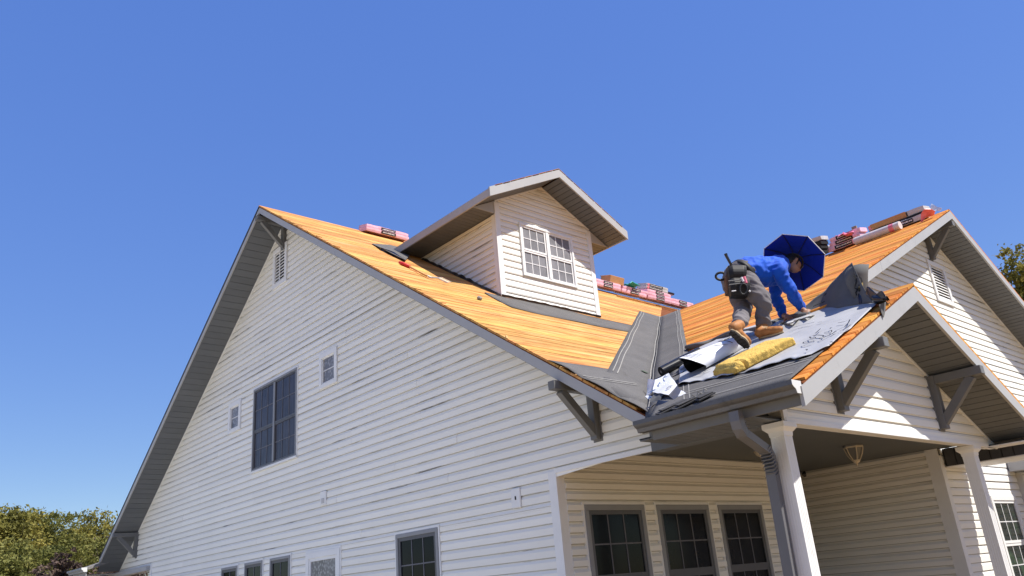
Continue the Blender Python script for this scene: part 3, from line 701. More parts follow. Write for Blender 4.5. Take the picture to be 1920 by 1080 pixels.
for yy, s in ((y0, -1), (y1, 1)):
    xb = XA + (ZR - zds) / MM
    sw = wall('dormer_side', [(XD, yy, zb_ - .05), (XD, yy, zds + .02), (xb - .1, yy, zds + .02)], (0, -s * .1, 0), 'shaded side of the dormer glowing orange from the roof' if s < 0 else None)
    if s < 0:
        siding(sw, Fr((0, yy, 0), (1, 0, 0), (0, 0, 1), (0, -1, 0)), lambda z: (XA + (ZR - z) / MM + .02, XD - .03) if z < zds else None, zb_ + .02, zds - .005, M_SIDX, lap=5, phase=5.987)
        MB().box(Fr((0, yy, 0), (1, 0, 0), (0, 0, 1), (0, -1, 0)), XD - .075, XD + .0, zb_ + .03, zds, .001, .026).build('corner_trim', M_TRIM, house)
    # eave: flat soffit, end closure, fascia
    ye_ = YDM + s * HW; xeb = XA + (ZR - zde) / MM - .12
    sf = MB().prism([(XD + .0, yy + s * .001, zds + .03), (XD, ye_ - s * .03, zds + .03), (xb, ye_ - s * .03, zds + .03), (xb, yy + s * .001, zds + .03)], (0, 0, -.008)).build('eave_soffit', M_GROOVE, house)
    x = XD - .1
    while x > xb:
        MB().box(WORLD, x + .003, x + .097, *sorted((yy + s * .001, ye_ - s * .03)), zds + .012, zds + .021).build('soffit_panel', M_SOFFIT, sf); x -= .1
    MB().prism([(XD + .002, yy + s * .002, zds + .01), (XD + .002, ye_ - s * .03, zds + .01), (XD + .002, yy + s * .002, zds + .01 + MD * (HW - DW - .03))], (.012, 0, 0)).build('eave_return', M_FASCIA, house)
    MB().box(WORLD, xeb, XD + OD - .03, *sorted((ye_, ye_ - s * .028)), zds, zde - .028).build('fascia_board', M_FASCIA, house)
    nr_ = Vec((0, s * MD, 1)).normalized()
    xtop = XA + (ZR - ZD) / MM
    rf = slab('dormer_roof', [(XD + OD - .006, YDM + s * .002, ZD), (XD + OD - .006, ye_, zde), (xeb, ye_, zde), (xtop, YDM + s * .002, ZD)], nr_, -.05, -.021, M_DECKEDGE)
    frd = Fr((0, YDM, ZD), (1, 0, 0), (0, s * 1, -MD), nr_); kd = math.hypot(1, MD)
    boards(rf, frd, (0, int(HW * kd / WB)), lambda v: (XA + (ZR - (ZD - MD * v / kd)) / MM, XD + OD), M_WOODX, WB, (2, 5), .02)
    so_ = Vec((0, 0, -TSD + .004))
    soffit('rake_soffit', Vec((XD, YDM + s * .02, ZD - .01)) + so_, Vec((XD, ye_ - s * .03, zde + .015)) + so_, (1, 0, 0), OD - .03, .1, .009)
    a = Vec((XD + OD, YDM, ZD)); b_ = Vec((XD + OD, ye_, zde)); o = Vec((.028, 0, 0))
    MB().prism([a - Vec((0, 0, .006)) - o, b_ - Vec((0, 0, .006)) - o, b_ - Vec((0, 0, FDD + .01)) - o, a - Vec((0, 0, FDD + .01)) - o], o).build('fascia_board', M_FASCIA_L if 'M_FASCIA_L' in globals() else M_FASCIA, house)
# outlet covers on the gable
def plate(px0, py0, px1, py1, rad=.02):
    a = hy(px0, py0, 0); b_ = hy(px1, py1, 0); o = MB().box(GABLE, a.x, b_.x, b_.z, a.z, .012, .034).build('cover_plate', M_TRIM, house, bevel=.008); return o, a, b_
o, a, b_ = plate(960.7, 917, 981, 951); MB().box(GABLE, (a.x + b_.x) / 2 - .012, (a.x + b_.x) / 2 + .012, (a.z + b_.z) / 2 - .02, (a.z + b_.z) / 2 + .02, .0342, .036).build('keyhole', M_GROOVE, o)
o, a, b_ = plate(603.6, 922.5, 614.5, 946); MB().box(GABLE, a.x + .05, b_.x - .05, b_.z + .03, (a.z + b_.z) / 2, .0342, .04).build('flap', M_GREYPACK, o)
#@@PART2@@
# ================================================================ roofing felt and sheets on the roof
def ruled(bot, top, nt, ns, fn=None):
    """grid between two polylines (lists of points)"""
    def samp(pl, t):
        L = [0]
        for a, b_ in zip(pl[:-1], pl[1:]): L.append(L[-1] + (Vec(b_) - Vec(a)).length)
        d = t * L[-1]
        for i in range(len(pl) - 1):
            if d <= L[i + 1] + 1e-9: return Vec(pl[i]).lerp(Vec(pl[i + 1]), (d - L[i]) / max(1e-9, L[i + 1] - L[i]))
        return Vec(pl[-1])
    G = []
    for j in range(ns + 1):
        row = []
        for i in range(nt + 1):
            a = samp(bot, i / nt); b_ = samp(top, i / nt); p = a.lerp(b_, j / ns)
            if fn: p = fn(p, i / nt, j / ns)
            row.append(p)
        G.append(row)
    return G
def wr(p, s, a): return noise.noise(Vec(p) * s) * a
# valley felt: one sheet bent along the valley, lapped with chalk-white lines
val = empty('valley_felt', (xval(2), 2, zfront(2)), 'dark grey felt sheet folded along the roof valley with white lap lines', 'roofing felt', None)
yv0, yv1 = -.50, YC - .02
def vpt(y, off, side, n):
    x = xval(y)
    return on_main(x + off, y, n) if side < 0 else on_front(x + off, y, n)
def felt_half(side, o0, o1, top_y, name, n=.008):
    a = [vpt(y, o1, side, n) for y in np.linspace(yv0 if side < 0 else YE + .02, top_y[1], 24)]
    b_ = [vpt(y, o0, side, n) for y in np.linspace(yv0 if side < 0 else YE + .02, top_y[0], 24)]
    return MB().grid([[p.lerp(q, k / 4) + (NM if side < 0 else NF) * wr(p.lerp(q, k / 4), 2.5, .006) for k in range(5)] for p, q in zip(b_, a)])
felt_half(-1, 0, -.53, (yv1, 7.42), 'l').build('felt_leaf', M_FELT, val, smooth=True, solid=.004)
felt_half(1, 0, .56, (yv1, YC - .03), 'r').build('felt_leaf', M_FELT, val, smooth=True, solid=.004)
m = MB()
for side, offs in ((-1, (-.475, -.415, -.02)), (1, (.035, .44, .50))):
    for o_ in offs:
        m.strip([vpt(y, o_ + .006 * math.sin(y * 3), side, .0165) + (NM if side < 0 else NF) * (wr(vpt(y, o_, side, .0), 2.5, .006)) for y in np.linspace(YE + .3 if side > 0 else .35, yv1 - .02 if o_ > -.3 else 7.5, 50)], .010, NM if side < 0 else NF)
o = m.build('lap_line', M_CHALK, val)
# eave felt on the main slope
ef = empty('eave_felt', on_main(1.2, 0), 'grey felt strip along the lower edge of the main slope beside the valley', 'roofing felt')
MB().grid(ruled([on_main(.62, -OM - .01, .004), on_main(1.84, -OM - .01, .004)], [on_main(.60, .62, .004), on_main(xval(.0) - .02, 0., .004)], 14, 8, lambda p, s, t: p + NM * (abs(wr(p, 3, .012)) + (.02 * abs(math.sin(s * 9)) * (1 - t) ** 6)))).build('felt_sheet', M_FELT, ef, smooth=True, solid=.004)
MB().strip([on_main(1.02, y, .02) for y in np.linspace(-.5, .3, 12)], .014, NM).strip([on_main(1.07, y, .02) for y in np.linspace(-.5, .25, 12)], .012, NM).build('lap_line', M_CHALK, ef)
# felt on porch slope
pf = empty('porch_felt', on_front(2.6, 0), 'dark grey felt laid above the porch gutter with a pair of white lap lines', 'roofing felt')
MB().grid(ruled([on_front(xval(YE) + .06, YE - .01, .012), on_front(XRP - .1, YE - .01, .012)], [on_front(xval(1.0) + .3, 1.0, .012), on_front(XRP - .13, 1.0, .012)], 30, 16, lambda p, s, t: p + NF * wr(p, 2.2, .006))).build('felt_sheet', M_FELT, pf, smooth=True, solid=.004)
for yy in (-.27, -.335, -.62):
    MB().strip([on_front(x, yy + .02 * (x - 2.5) * -.5, .022 + wr(on_front(x, yy), 2.2, .006)) for x in np.linspace(2.0, XRP - .14, 30)], .012, NF).build('lap_line', M_CHALK, pf)
# felt strip under the dormer
df = empty('dormer_felt', on_main(-2.3, 2.5), 'grey felt strip along the foot of the dormer', 'roofing felt')
top = [hm(908, 549), hm(939, 557), hm(1000, 569), hm(1060, 583), hm(1122, 598), hm(1185, 611)]
bot = [hm(910, 551), hm(931, 563), hm(958, 577), hm(1011, 590), hm(1067, 601), hm(1122, 613), hm(1178, 623)]
MB().grid(ruled([p + NM * .006 for p in bot], [p + NM * .006 for p in top], 24, 4, lambda p, s, t: p + NM * abs(wr(p, 3, .012)))).build('felt_sheet', M_FELT, df, smooth=True, solid=.004)
# torn black membrane along the dormer foot and side
dm = empty('dormer_flashing', on_main(-2.6, 1.7), 'ragged black flashing membrane around the foot of the dormer', 'flashing')
P1 = []; P2 = []
for y in np.linspace(y0 - .03, y1 + .01, 40):
    hgt = .028 + .05 * abs(noise.noise(Vec((y * 4.1, 3, 0)))) * (1.6 if y < y0 + .5 else .7)
    b0 = Vec((XD + .035, y, zmain(XD) - .01)); P1.append(b0); P2.append(b0 + Vec((.012, 0, hgt)))
MB().grid([P1, P2]).build('membrane', M_BLACK, dm, solid=.004)
P1 = []; P2 = []
for x in np.linspace(XD + .02, XA + (ZR - zds) / MM + .1, 50):
    hgt = .03 + .05 * abs(noise.noise(Vec((x * 5.1, 7, 0))))
    b0 = Vec((x, y0 - .03, zmain(x) + .004)); P1.append(b0 + Vec((0, -.05, 0))); P2.append(b0 + Vec((0, -.004, hgt)))
MB().grid([P1, P2]).build('membrane', M_BLACK, dm, solid=.004)
bfl = empty('felt_scrap', on_main(-5.1, 1.2), 'grey felt scrap with black torn edge behind the dormer eave', 'roofing felt')
MB().grid(ruled([hm(714, 467, .02), hm(735, 478, .02), hm(760, 490, .02)], [hm(697, 457, .01), hm(730, 459, .01), hm(775, 470, .01)], 10, 4, lambda p, s, t: p + NM * .02 * (1 - t))).build('felt_sheet', M_FELT, bfl, solid=.006)
MB().grid(ruled([hm(711, 468, .0), hm(733, 479, .0), hm(757, 489, .0)], [hm(714, 464, .05), hm(738, 472, .06), hm(760, 487, .04)], 8, 3)).build('torn_edge', M_BLACK, bfl, solid=.006)

# printed synthetic sheet on the porch slope
ps = empty('printed_sheet', on_front(2.4, .8), 'pale grey synthetic roofing sheet printed with black marks, laid under the roofer', 'roofing sheet')
bot = [hf(1274, 726), hf(1340, 714), hf(1400, 703), hf(1440, 694), hf(1485, 679), hf(1500, 680), hf(1558, 654)]
top = [hf(1276, 690), hf(1300, 662), hf(1350, 636), hf(1420, 612), hf(1480, 594), hf(1560, 578), hf(1610, 570), hf(1655, 566)]
rough_ = lambda p, s, t: p + NF * (.018 + abs(wr(p, 1.9, .02)) + wr(p, 6, .004) + (.014 * max(0, math.sin(s * 11 + 1)) ** 3 * max(0, 1 - abs(t - .82) / .18)) + .012 * abs(math.sin(s * 31)) * max(0, 1 - t * 12)) + Vec((0, -.03 * noise.noise(Vec((s * 9, 0, 0))), 0)) * max(0, 1 - t * 4)
MB().grid(ruled(bot, top, 70, 30, rough_)).build('sheet', M_SHEET, ps, smooth=True, solid=.003)
def ink(lines, conv, w, mat, parent, nrm, name='print_mark'):
    m = MB()
    for ln in lines:
        pts = [conv(*q) for q in ln]; m.strip(pts, w, nrm)
    return m.build(name, mat, parent)
c5 = lambda x, y: hf(1480 + x / 5.4, 560 + y / 5.4, .046)      # positions read off the printed logo
ink([[(262, 352), (316, 302)], [(142, 440), (160, 436), (215, 408), (270, 402), (262, 390), (215, 400), (205, 385), (240, 372), (290, 368), (345, 372), (340, 385), (300, 402), (320, 408), (352, 390)],
     [(142, 440), (140, 452), (180, 448), (240, 430)], [(410, 305), (424, 290)], [(350, 345), (425, 320), (430, 330), (420, 345), (352, 350)], [(345, 395), (480, 330)],
     [(430, 360), (470, 325), (560, 285), (600, 240), (612, 210), (560, 232), (490, 245)], [(500, 330), (575, 300), (620, 262)], [(520, 355), (600, 318)], [(415, 436), (440, 440), (490, 425)], [(160, 515), (180, 512), (176, 524)]], c5, .012, M_INK, ps, NF)
ink([[(0, 345), (60, 320), (130, 295)], [(0, 300), (90, 275), (170, 255), (250, 240)], [(60, 262), (100, 250)], [(290, 240), (330, 232)]], c5, .008, M_INK, ps, NF)
c8 = lambda x, y: hf(1180 + x / 7.714, 640 + y / 7.714, .04)
ink([[(920, 495), (990, 480), (1040, 470), (1090, 440), (1180, 395)], [(1020, 440), (1090, 420), (1100, 430)], [(1100, 400), (1170, 372)]], c8, .009, M_INK, ps, NF)
# sheet folded back: tube with white printed outside and black inside
def dpt(px, py, bx, by): 
    b_ = hf(bx, by); return hd(px, py, FH.dot(b_))
rl = empty('folded_sheet', hf(1330, 655), 'white printed sheet curled into an open tube with black inside, left of the roofer', 'roofing sheet')
A = hf(1302, 682, .11); B = hf(1392, 640, .075)
ax = (B - A).normalized(); u_ = ax.cross(NF).normalized(); n_ = NF
def curl(scale0, scale1, off, a0, a1, flare=0.):
    G = []
    for i in range(13):
        t_ = i / 12; c_ = A.lerp(B, t_); row = []
        for k in range(25):
            th = R(a0 + (a1 - a0) * k / 24); r_ = (scale0 + (scale1 - scale0) * t_) + off
            fl = flare * max(0, 1 - t_ * 5)
            row.append(c_ + u_ * math.cos(th) * r_ * (1.25 + fl) + n_ * math.sin(th) * r_ * (.85 + fl) + ax * (-.16 * max(0, math.sin(th + .4)) * (1 - t_)) + n_ * wr(c_ + u_ * k * .05, 4, .008))
        G.append(row)
    return MB().grid(G)
curl(.135, .085, 0, -35, 235).build('sheet', M_SHEETW, rl, smooth=True)
curl(.135, .085, -.005, -35, 235).build('sheet_underside', M_BLACK, rl, smooth=True)
def tubept(t_, th, out=.004):
    c_ = A.lerp(B, t_); th = R(th); r_ = .135 - .05 * t_ + out
    return c_ + u_ * math.cos(th) * r_ * 1.25 + n_ * math.sin(th) * r_ * .85 + ax * (-.16 * max(0, math.sin(th + .4)) * (1 - t_))
m = MB()
for k in range(5): m.strip([tubept(.06 + .035 * k, a) for a in range(20, 100 - k * 8, 8)], .007, NF)
m.strip([tubept(.5 + .02 * i, 70 - i * 5) for i in range(8)], .014, NF).strip([tubept(.72, a) for a in range(30, 90, 8)], .012, NF).strip([tubept(.72 + .03 * i, 90 - 6 * i) for i in range(6)], .012, NF)
m.strip([tubept(.3 + .03 * i, 50) for i in range(5)], .006, NF).build('print_mark', M_INK, rl)
# black roll with visible core
br_ = empty('sheet_roll', hf(1262, 690), 'glossy black roll of roofing membrane with its round end towards the valley', 'roll')
a = hf(1240, 697, .062); b_ = hf(1312, 660, .062)
MB().tube([a, a.lerp(b_, .5), b_], .058, 24).build('roll', M_BLACK, br_, smooth=False)
MB().tube([a - (b_ - a).normalized() * .004, a + (b_ - a).normalized() * .01], .018, 12).build('core', M_BRACK, br_)
MB().tube([a - (b_ - a).normalized() * .002, a - (b_ - a).normalized() * .0035], [.056, .056], 24).build('roll_end', M_GROOVE, br_)
MB().grid(ruled([hf(1262, 708, .012), hf(1282, 700, .012)], [hf(1300, 672, .03), hf(1326, 662, .03)], 6, 6, lambda p, s, t: p + NF * abs(wr(p, 5, .03)))).build('loose_end', M_BLACK, br_, smooth=True, solid=.003)
# long curled edge behind the feet
ce = empty('curled_edge', hf(1400, 618), 'grey sheet edge curled into a low roll behind the roofer\'s feet', 'roofing sheet')
path = []; rad = []
for i in range(40):
    t_ = i / 39; px = 1288 + (1520 - 1288) * t_; py = 651 + (586 - 651) * t_ + 2.5 * math.sin(t_ * 14)
    path.append(hf(px, py, .03 + .012 * math.sin(t_ * 23))); rad.append(.030 + .016 * noise.noise(Vec((t_ * 7, 1, 0))))
MB().tube(path, rad, 10).build('roll', M_FLAP, ce, smooth=True)
pw2 = [hf(1345 + 175 * i / 20, 641 - 46 * i / 20 + 2 * math.sin(i * 1.3), .05 + .02 * math.sin(i * 2.1)) for i in range(21)]
MB().grid([[p + NF * .0 for p in pw2], [p + Vec((0.02, .07, .03)) + NF * .012 * abs(math.sin(i * .9)) for i, p in enumerate(pw2)]]).build('lifted_edge', M_SHEET, ce, smooth=True, solid=.003)
# tall loose flap, right of the roofer
fp = empty('loose_flap', hf(1560, 575), 'loose grey printed flap of roofing sheet standing up in a curl near the rake', 'roofing sheet')
bl = [(1488, 592), (1515, 586), (1545, 581), (1580, 577), (1612, 571), (1640, 568)]
tl = [(1489, 588), (1512, 572), (1540, 549), (1566, 524), (1586, 503), (1600, 492)]
bots = [hf(x, y, .02) for x, y in bl]
tops = [hd(x, y, FH.dot(hf(bx, by)) + .16) for (x, y), (bx, by) in zip(tl, bl)]
MB().grid(ruled(bots, tops, 24, 12, lambda p, s, t: p + FH * .05 * math.sin(t * 3.1) + Vec((wr(p, 4, .02), wr(p, 4.3, .03), 0)))).build('sheet', M_FLAP, fp, smooth=True, solid=.003)
D0 = FH.dot(hf(1600, 572)) - .16
cen = [hd(1606, 503, D0), hd(1606, 520, D0), hd(1612, 542, D0), hd(1618, 563, D0)]
rr = [(.125, .085), (.115, .07), (.085, .05), (.05, .04)]
G = []
for c_, (ra, rb_) in zip(cen, rr):
    G.append([c_ + CR * ra * math.cos(th) + FH * rb_ * math.sin(th) * 1.3 + Vec((0, 0, 1)) * (.045 * math.cos(th) + .02 * math.sin(2 * th)) for th in np.linspace(R(-255), R(68), 26)])
MB().grid(G).build('curl', M_FLAP, fp, smooth=True, solid=.003)
MB().grid([[c_ + (p - c_) * .93 for p in row] for c_, row in zip(cen, G)]).build('curl_inside', M_BLACK, fp, smooth=True)
pt_ = lambda x, y: hd(1480 + x / 4.696, 470 + y / 4.696, D0 - .125)
ink([[(568, 225), (600, 222), (632, 245), (640, 275), (625, 310), (600, 345), (585, 370), (595, 395)], [(568, 225), (590, 250), (592, 275), (580, 300), (575, 330), (600, 340)], [(610, 300), (635, 320), (610, 360)]], pt_, .016, M_INK, fp, -FH)
MB().grid(ruled([pt_(610, 360), pt_(650, 330)], [pt_(610, 320), pt_(648, 270)], 3, 3)).build('yellow_mark', simple('mark_yellow', (.45, .33, .12), .6), fp)
f3 = lambda x, y: hd(1480 + x / 4.696, 470 + y / 4.696, D0 - .1)
ink([[(300, 400), (420, 290)], [(320, 400), (400, 330)], [(210, 490), (330, 440), (420, 380), (480, 300)], [(340, 380), (350, 372)], [(415, 357), (425, 350)], [(470, 235), (480, 228)]], lambda x, y: hd(1480 + x / 4.696, 470 + y / 4.696, FH.dot(hf(1540, 582)) - .08), .008, M_INK, fp, -FH)
bp = empty('black_membrane', hf(1650, 568), 'crumpled glossy black membrane hanging over the porch rake', 'membrane')
G = ruled([hf(1612, 572, .02), hf(1632, 566, .03), hf(1650, 566, .03), hf(1666, 564, .05)], [hf(1616, 548, .10), hf(1632, 545, .13), hf(1650, 553, .10), hf(1666, 561, .07)], 20, 10, lambda p, s, t: p + NF * (.05 * math.sin(t * 3.1) + wr(p, 7, .05)) + Vec((wr(p, 8, .02), 0, 0)))
MB().grid(G).build('sheet', M_BLACK, bp, smooth=True, solid=.004)
rp = hf(1655, 566); e_ = Vec((XRP + .012, 0, 0))
def hr(px, py): return hx(px, py, XRP + .012)
MB().grid(ruled([hr(1648, 571), hr(1652, 585), hr(1656, 595)], [hr(1661, 566), hr(1660, 582), hr(1657, 595)], 6, 3)).build('hanging_tip', M_FLAP, bp, solid=.004)
G = []
for i in range(9):
    t_ = i / 8; c_ = hf(1640, 562, .06).lerp(hr(1664, 562), t_); G.append([c_ + Vec((0, math.cos(th), math.sin(th) * .8)) * (.055 - .01 * t_) for th in np.linspace(0, 5.4, 16)])
MB().grid(G).build('curl', M_BLACK, bp, smooth=True, solid=.003)

# yellow foam pad
yp = empty('foam_pad', hf(1420, 665), 'yellow foam kneeling pad on the printed sheet in front of the roofer\'s boots', 'foam pad')
A_ = hf(1383, 700, .03); B_ = hf(1492, 645, .03); D_ = hf(1338, 692, .03)
e1 = (B_ - A_); L1 = e1.length; e1.normalize(); e2 = (D_ - A_); e2 = (e2 - e1 * e2.dot(e1)); L2 = min(e2.length, .42); e2.normalize(); e3 = e1.cross(e2)
if e3.dot(NF) < 0: e3 = -e3
frp = Fr(A_, e1, e2, e3); T_ = .085
nu, nv, nw = 52, 18, 5
def fpt(i, j, k):
    u, v_, w = i / nu, j / nv, k / nw
    p = frp(u * L1, v_ * L2, w * T_)
    edge = min(u, 1 - u) * L1; rnd = .02 * max(0, 1 - edge / .03)
    d_ = Vec((wr(p, 9, .009) + wr(p, 26, .007) + wr(p, 55, .003), wr(p + Vec((5, 0, 0)), 9, .009), wr(p + Vec((0, 5, 0)), 9, .008)))
    if abs(u - .16) < .025 and v_ < .35: d_ += -frp.V * -.035 - frp.N * .02
    if u < .07: d_ -= frp.N * .02 * w
    ed = min(min(u, 1 - u) * L1, min(v_, 1 - v_) * L2); d_ -= frp.N * .022 * w * max(0, 1 - ed / .05) ** 2
    return p + d_
m = MB()
for k0 in (0, nw): m.grid([[fpt(i, j, k0) for j in range(nv + 1)] for i in range(nu + 1)])
for j0 in (0, nv): m.grid([[fpt(i, j0, k) for k in range(nw + 1)] for i in range(nu + 1)])
for i0 in (0, nu): m.grid([[fpt(i0, j, k) for k in range(nw + 1)] for j in range(nv + 1)])
m.build('pad', M_YELLOW, yp, smooth=True, weld=True)

# crumpled wrapper bag by the gutter corner
wb_ = empty('wrapper_bag', hf(1245, 735), 'crumpled white roll wrapper with blue letters lying in the valley by the gutter', 'wrapper')
q = lambda x, y, h: hd(1180 + x / 10.8, 680 + y / 10.8, FH.dot(hf(1180 + x / 10.8, 680 + min(1000, y + h) / 10.8)))
def patch(name, corners, mat, amp=.014, n=8, hs=0):
    a, b_, c_, d_ = [q(*k) for k in corners]
    G = ruled([a, b_], [d_, c_], n, n, lambda p, s, t: p + NF * wr(p, 6, amp) + Vec((wr(p, 9, amp * .5), 0, wr(p, 8, amp * .5))))
    return MB().grid(G).build(name, mat, wb_, smooth=False, solid=.003)
patch('white_panel', [(480, 600, 140), (780, 650, 120), (970, 460, 160), (800, 210, 330)], M_SHEETW, .010)
patch('white_panel', [(470, 610, 140), (480, 600, 140), (800, 210, 330), (520, 330, 330)], M_SHEETW, .012)
patch('white_panel', [(350, 670, 60), (450, 640, 90), (520, 330, 330), (380, 340, 300)], M_SHEETW, .010)
patch('dark_panel', [(780, 650, 110), (920, 770, 20), (1060, 590, 60), (970, 460, 160)], simple('grey_plastic', (.07, .065, .065), .3, .5), .010)
patch('white_panel', [(930, 755, 10), (1080, 720, 5), (1220, 665, 5), (1060, 580, 60)], M_SHEETW, .016)
patch('strip', [(0, 750, 0), (360, 850, 0), (560, 690, 40), (0, 690, 40)], M_SHEETW, .030, 12)
patch('strip', [(360, 850, 0), (560, 830, 0), (740, 590, 130), (520, 590, 130)], M_FLAP, .02)
patch('dark_fold', [(380, 990, 0), (560, 830, 20), (420, 840, 30), (250, 860, 10)], M_BLACK, .03)  # black plastic fold below the white panels
patch('black_fold', [(500, 1000, -40), (760, 960, -40), (900, 770, 10), (600, 800, 60)], M_BLACK, .035, 12)
patch('black_fold', [(520, 985, -30), (640, 960, -20), (620, 880, 0), (560, 890, 0)], M_SHEETW, .03)
def letters(txt, org, xdir, ydir, size, mat, parent, name='lettering', lift=.012):
    cu = bpy.data.curves.new('txt', 'FONT'); cu.body = txt; cu.size = size; cu.align_x = 'CENTER'; cu.align_y = 'CENTER'
    ob_ = bpy.data.objects.new('txt', cu); COL.objects.link(ob_)
    dg = bpy.context.evaluated_depsgraph_get(); me = bpy.data.meshes.new_from_object(ob_.evaluated_get(dg))
    bpy.data.objects.remove(ob_); bpy.data.curves.remove(cu)
    x_ = Vec(xdir).normalized(); y_ = Vec(ydir); y_ = (y_ - x_ * y_.dot(x_)).normalized(); z_ = x_.cross(y_)
    if z_.dot(CF) > 0: pass
    me.transform(Matrix(((x_.x, y_.x, z_.x, org[0]), (x_.y, y_.y, z_.y, org[1]), (x_.z, y_.z, z_.z, org[2]), (0, 0, 0, 1))))
    me.materials.clear(); me.materials.append(mat)
    r_ = bpy.data.objects.new(name, me); COL.objects.link(r_); adopt(r_, parent); return r_
o_ = q(575, 400, 250); letters('LVT', o_ - CF * .07, q(720, 290, 300) - q(480, 530, 180), q(560, 380, 250) - q(640, 480, 250), .17, M_INKB, wb_)
o_ = q(800, 460, 200); letters('40/4', o_ - CF * .06, q(860, 400, 200) - q(760, 480, 200), q(700, 440, 200) - q(800, 560, 180), .075, M_BRACK, wb_)
o_ = q(490, 730, 40); letters('46', o_ - CF * .09, q(540, 680, 40) - q(440, 780, 20), q(460, 650, 40) - q(500, 760, 40), .10, M_INKB, wb_)
# torn shingle scraps by the gutter
M_SCRAP = simple('scrap_dark', (.06, .058, .058), .8, .2, scale=20)
for i, (x, y, L_, an, lab) in enumerate(((1262, 764, .30, .9, 'dark shingle scrap lying by the gutter next to the wrapper'), (1296, 753, .34, .75, 'pale edged shingle scrap lying along the gutter'), (1322, 745, .16, .8, 'small dark scrap at the gutter, right of the other scraps'))):
    e = empty('shingle_scrap', hf(x, y), lab, 'scrap', None); p = hf(x, y, .03); d_ = (hf(x + 10, y - 5, .03) - p).normalized()
    m = MB(); m.box(Fr(p, d_, NF.cross(d_), NF), -L_ / 2, L_ / 2, -.05, .05, 0, .012); m.box(Fr(p + NF * .014, (d_ + Vec((0, .12, 0))).normalized(), NF.cross(d_), (NF + Vec((.1, 0, 0))).normalized()), -L_ * .4, L_ * .45, -.035, .04, 0, .01)
    m.build('strip', M_SCRAP, e, bevel=.002)
    if i == 1: MB().tube([p + d_ * (L_ / 2 - .02 * k) + NF * (.03 + .02 * math.sin(k * 2)) for k in range(9)], .006, 5).build('torn_string', M_CHALK, e)
# small green label and nails on the felt
g = MB().box(Fr(hm(1209, 697, .02), hm(1215, 700) - hm(1203, 694), NM.cross(hm(1215, 700) - hm(1203, 694)), NM), -.045, .045, -.03, .03, 0, .003).build('paper_label', simple('label_green', (.07, .09, .06), .8), None); tag(g, 'small dark green paper label stuck on the valley felt', 'label')

# shingle fork (red handle) by the dormer eave
sf_ = empty('shingle_fork', hm(785, 510), 'long shingle fork with a red grip and wire tines lying on the decking', 'tool')
p0, p1, p2, p3 = hm(749, 492, .03), hm(768, 500, .03), hm(800, 517, .03), hm(806, 519, .03)
MB().tube([p0, p0.lerp(p1, .3), p1], [.022, .030, .026], 8).build('grip', M_RED, sf_, smooth=True)
MB().tube([p1, p2], .016, 8).build('shaft', M_WOODTOOL, sf_, smooth=True)
m = MB(); d_ = (p3 - p2).normalized(); s_ = NM.cross(d_)
for k in range(5): m.tube([p2 + NM * .01, p2 + d_ * .08 + s_ * (k - 2) * .05, p2 + d_ * .2 + s_ * (k - 2) * .06 + NM * .03, p2 + d_ * .36 + s_ * (k - 2) * .065 + NM * .01], .006, 5)
m.build('tine', simple('wire', (.5, .42, .33), .4, .5, .6), sf_)
o = MB().box(Fr(hm(899, 560, .02), (0, 1, 0), (1, 0, -MM), NM), -.03, .03, -.035, .035, -.015, .03).build('wood_chip', M_CHALK, None, bevel=.012); tag(o, 'pale crumb of debris on the decking below the dormer side', 'debris')

# ================================================================ shingle bundles on the ridges
def bundle(org, ud, vd, nd, L_, D_, T_, wrap, label, group, kind='pink', seed=0):
    """wrapped shingle bundle: u along, v across, n thickness"""
    e = empty('shingle_bundle', org, label, 'shingle bundle', group); f_ = Fr(org, ud, vd, nd); r_ = random.Random(seed)
    m = MB(); nu_, nv_ = 12, 4
    sag = lambda u: -.012 * math.cos((u / L_) * math.pi * 2) * 0
    def pp(u, v_, w): return f_(u, v_, w) + f_.N * (wr(f_(u, v_, w), 9, .007)) + f_.V * wr(f_(u, v_, w), 8, .007)
    rows = []
    for i in range(nu_ + 1):
        u = -L_ / 2 + L_ * i / nu_; sq = 1 - .10 * (max(0, abs(i - nu_ / 2) / (nu_ / 2) - .82) / .18)
        prof = [(-D_ / 2, 0), (D_ / 2, 0), (D_ / 2 + .006, T_ * .5), (D_ / 2, T_), (0, T_ * 1.03), (-D_ / 2, T_), (-D_ / 2 - .006, T_ * .5), (-D_ / 2, 0)]
        rows.append([pp(u, a * sq, b_ * sq + T_ * (1 - sq) / 2) for a, b_ in prof])
    m.grid(rows)
    for row in (rows[0], rows[-1]): m.add(row[:-1], [tuple(range(len(row) - 1))])
    m.build('wrapper', wrap, e, smooth=False)
    for sgn in (-1, 1):                                       # printed band on the long sides
        w0, w1 = (-.17, .17) if kind == 'pink' else (-L_ * .40, L_ * .22)
        lb = MB().box(f_, w0, w1, *sorted((sgn * (D_ / 2 + .004), sgn * (D_ / 2 + .013))), T_ * .12, T_ * .88); lo = lb.build('label', M_INK, e)
        t_ = MB(); u = w0 + .03
        while u < w1 - .03:
            du = r_.uniform(.012, .03); t_.box(f_, u, u + du, *sorted((sgn * (D_ / 2 + .0132), sgn * (D_ / 2 + .0145))), T_ * .38, T_ * r_.uniform(.6, .68)); u += du + r_.uniform(.004, .012)
        t_.build('label_print', M_LABELW, lo)
        if kind != 'pink':
            MB().box(f_, -L_ / 2 + .02, -L_ / 2 + .10, *sorted((sgn * (D_ / 2 + .004), sgn * (D_ / 2 + .014))), T_ * .15, T_ * .85).build('red_panel', M_PINKHOT, lo)
    return e
RD = Vec((0, 1, 0))
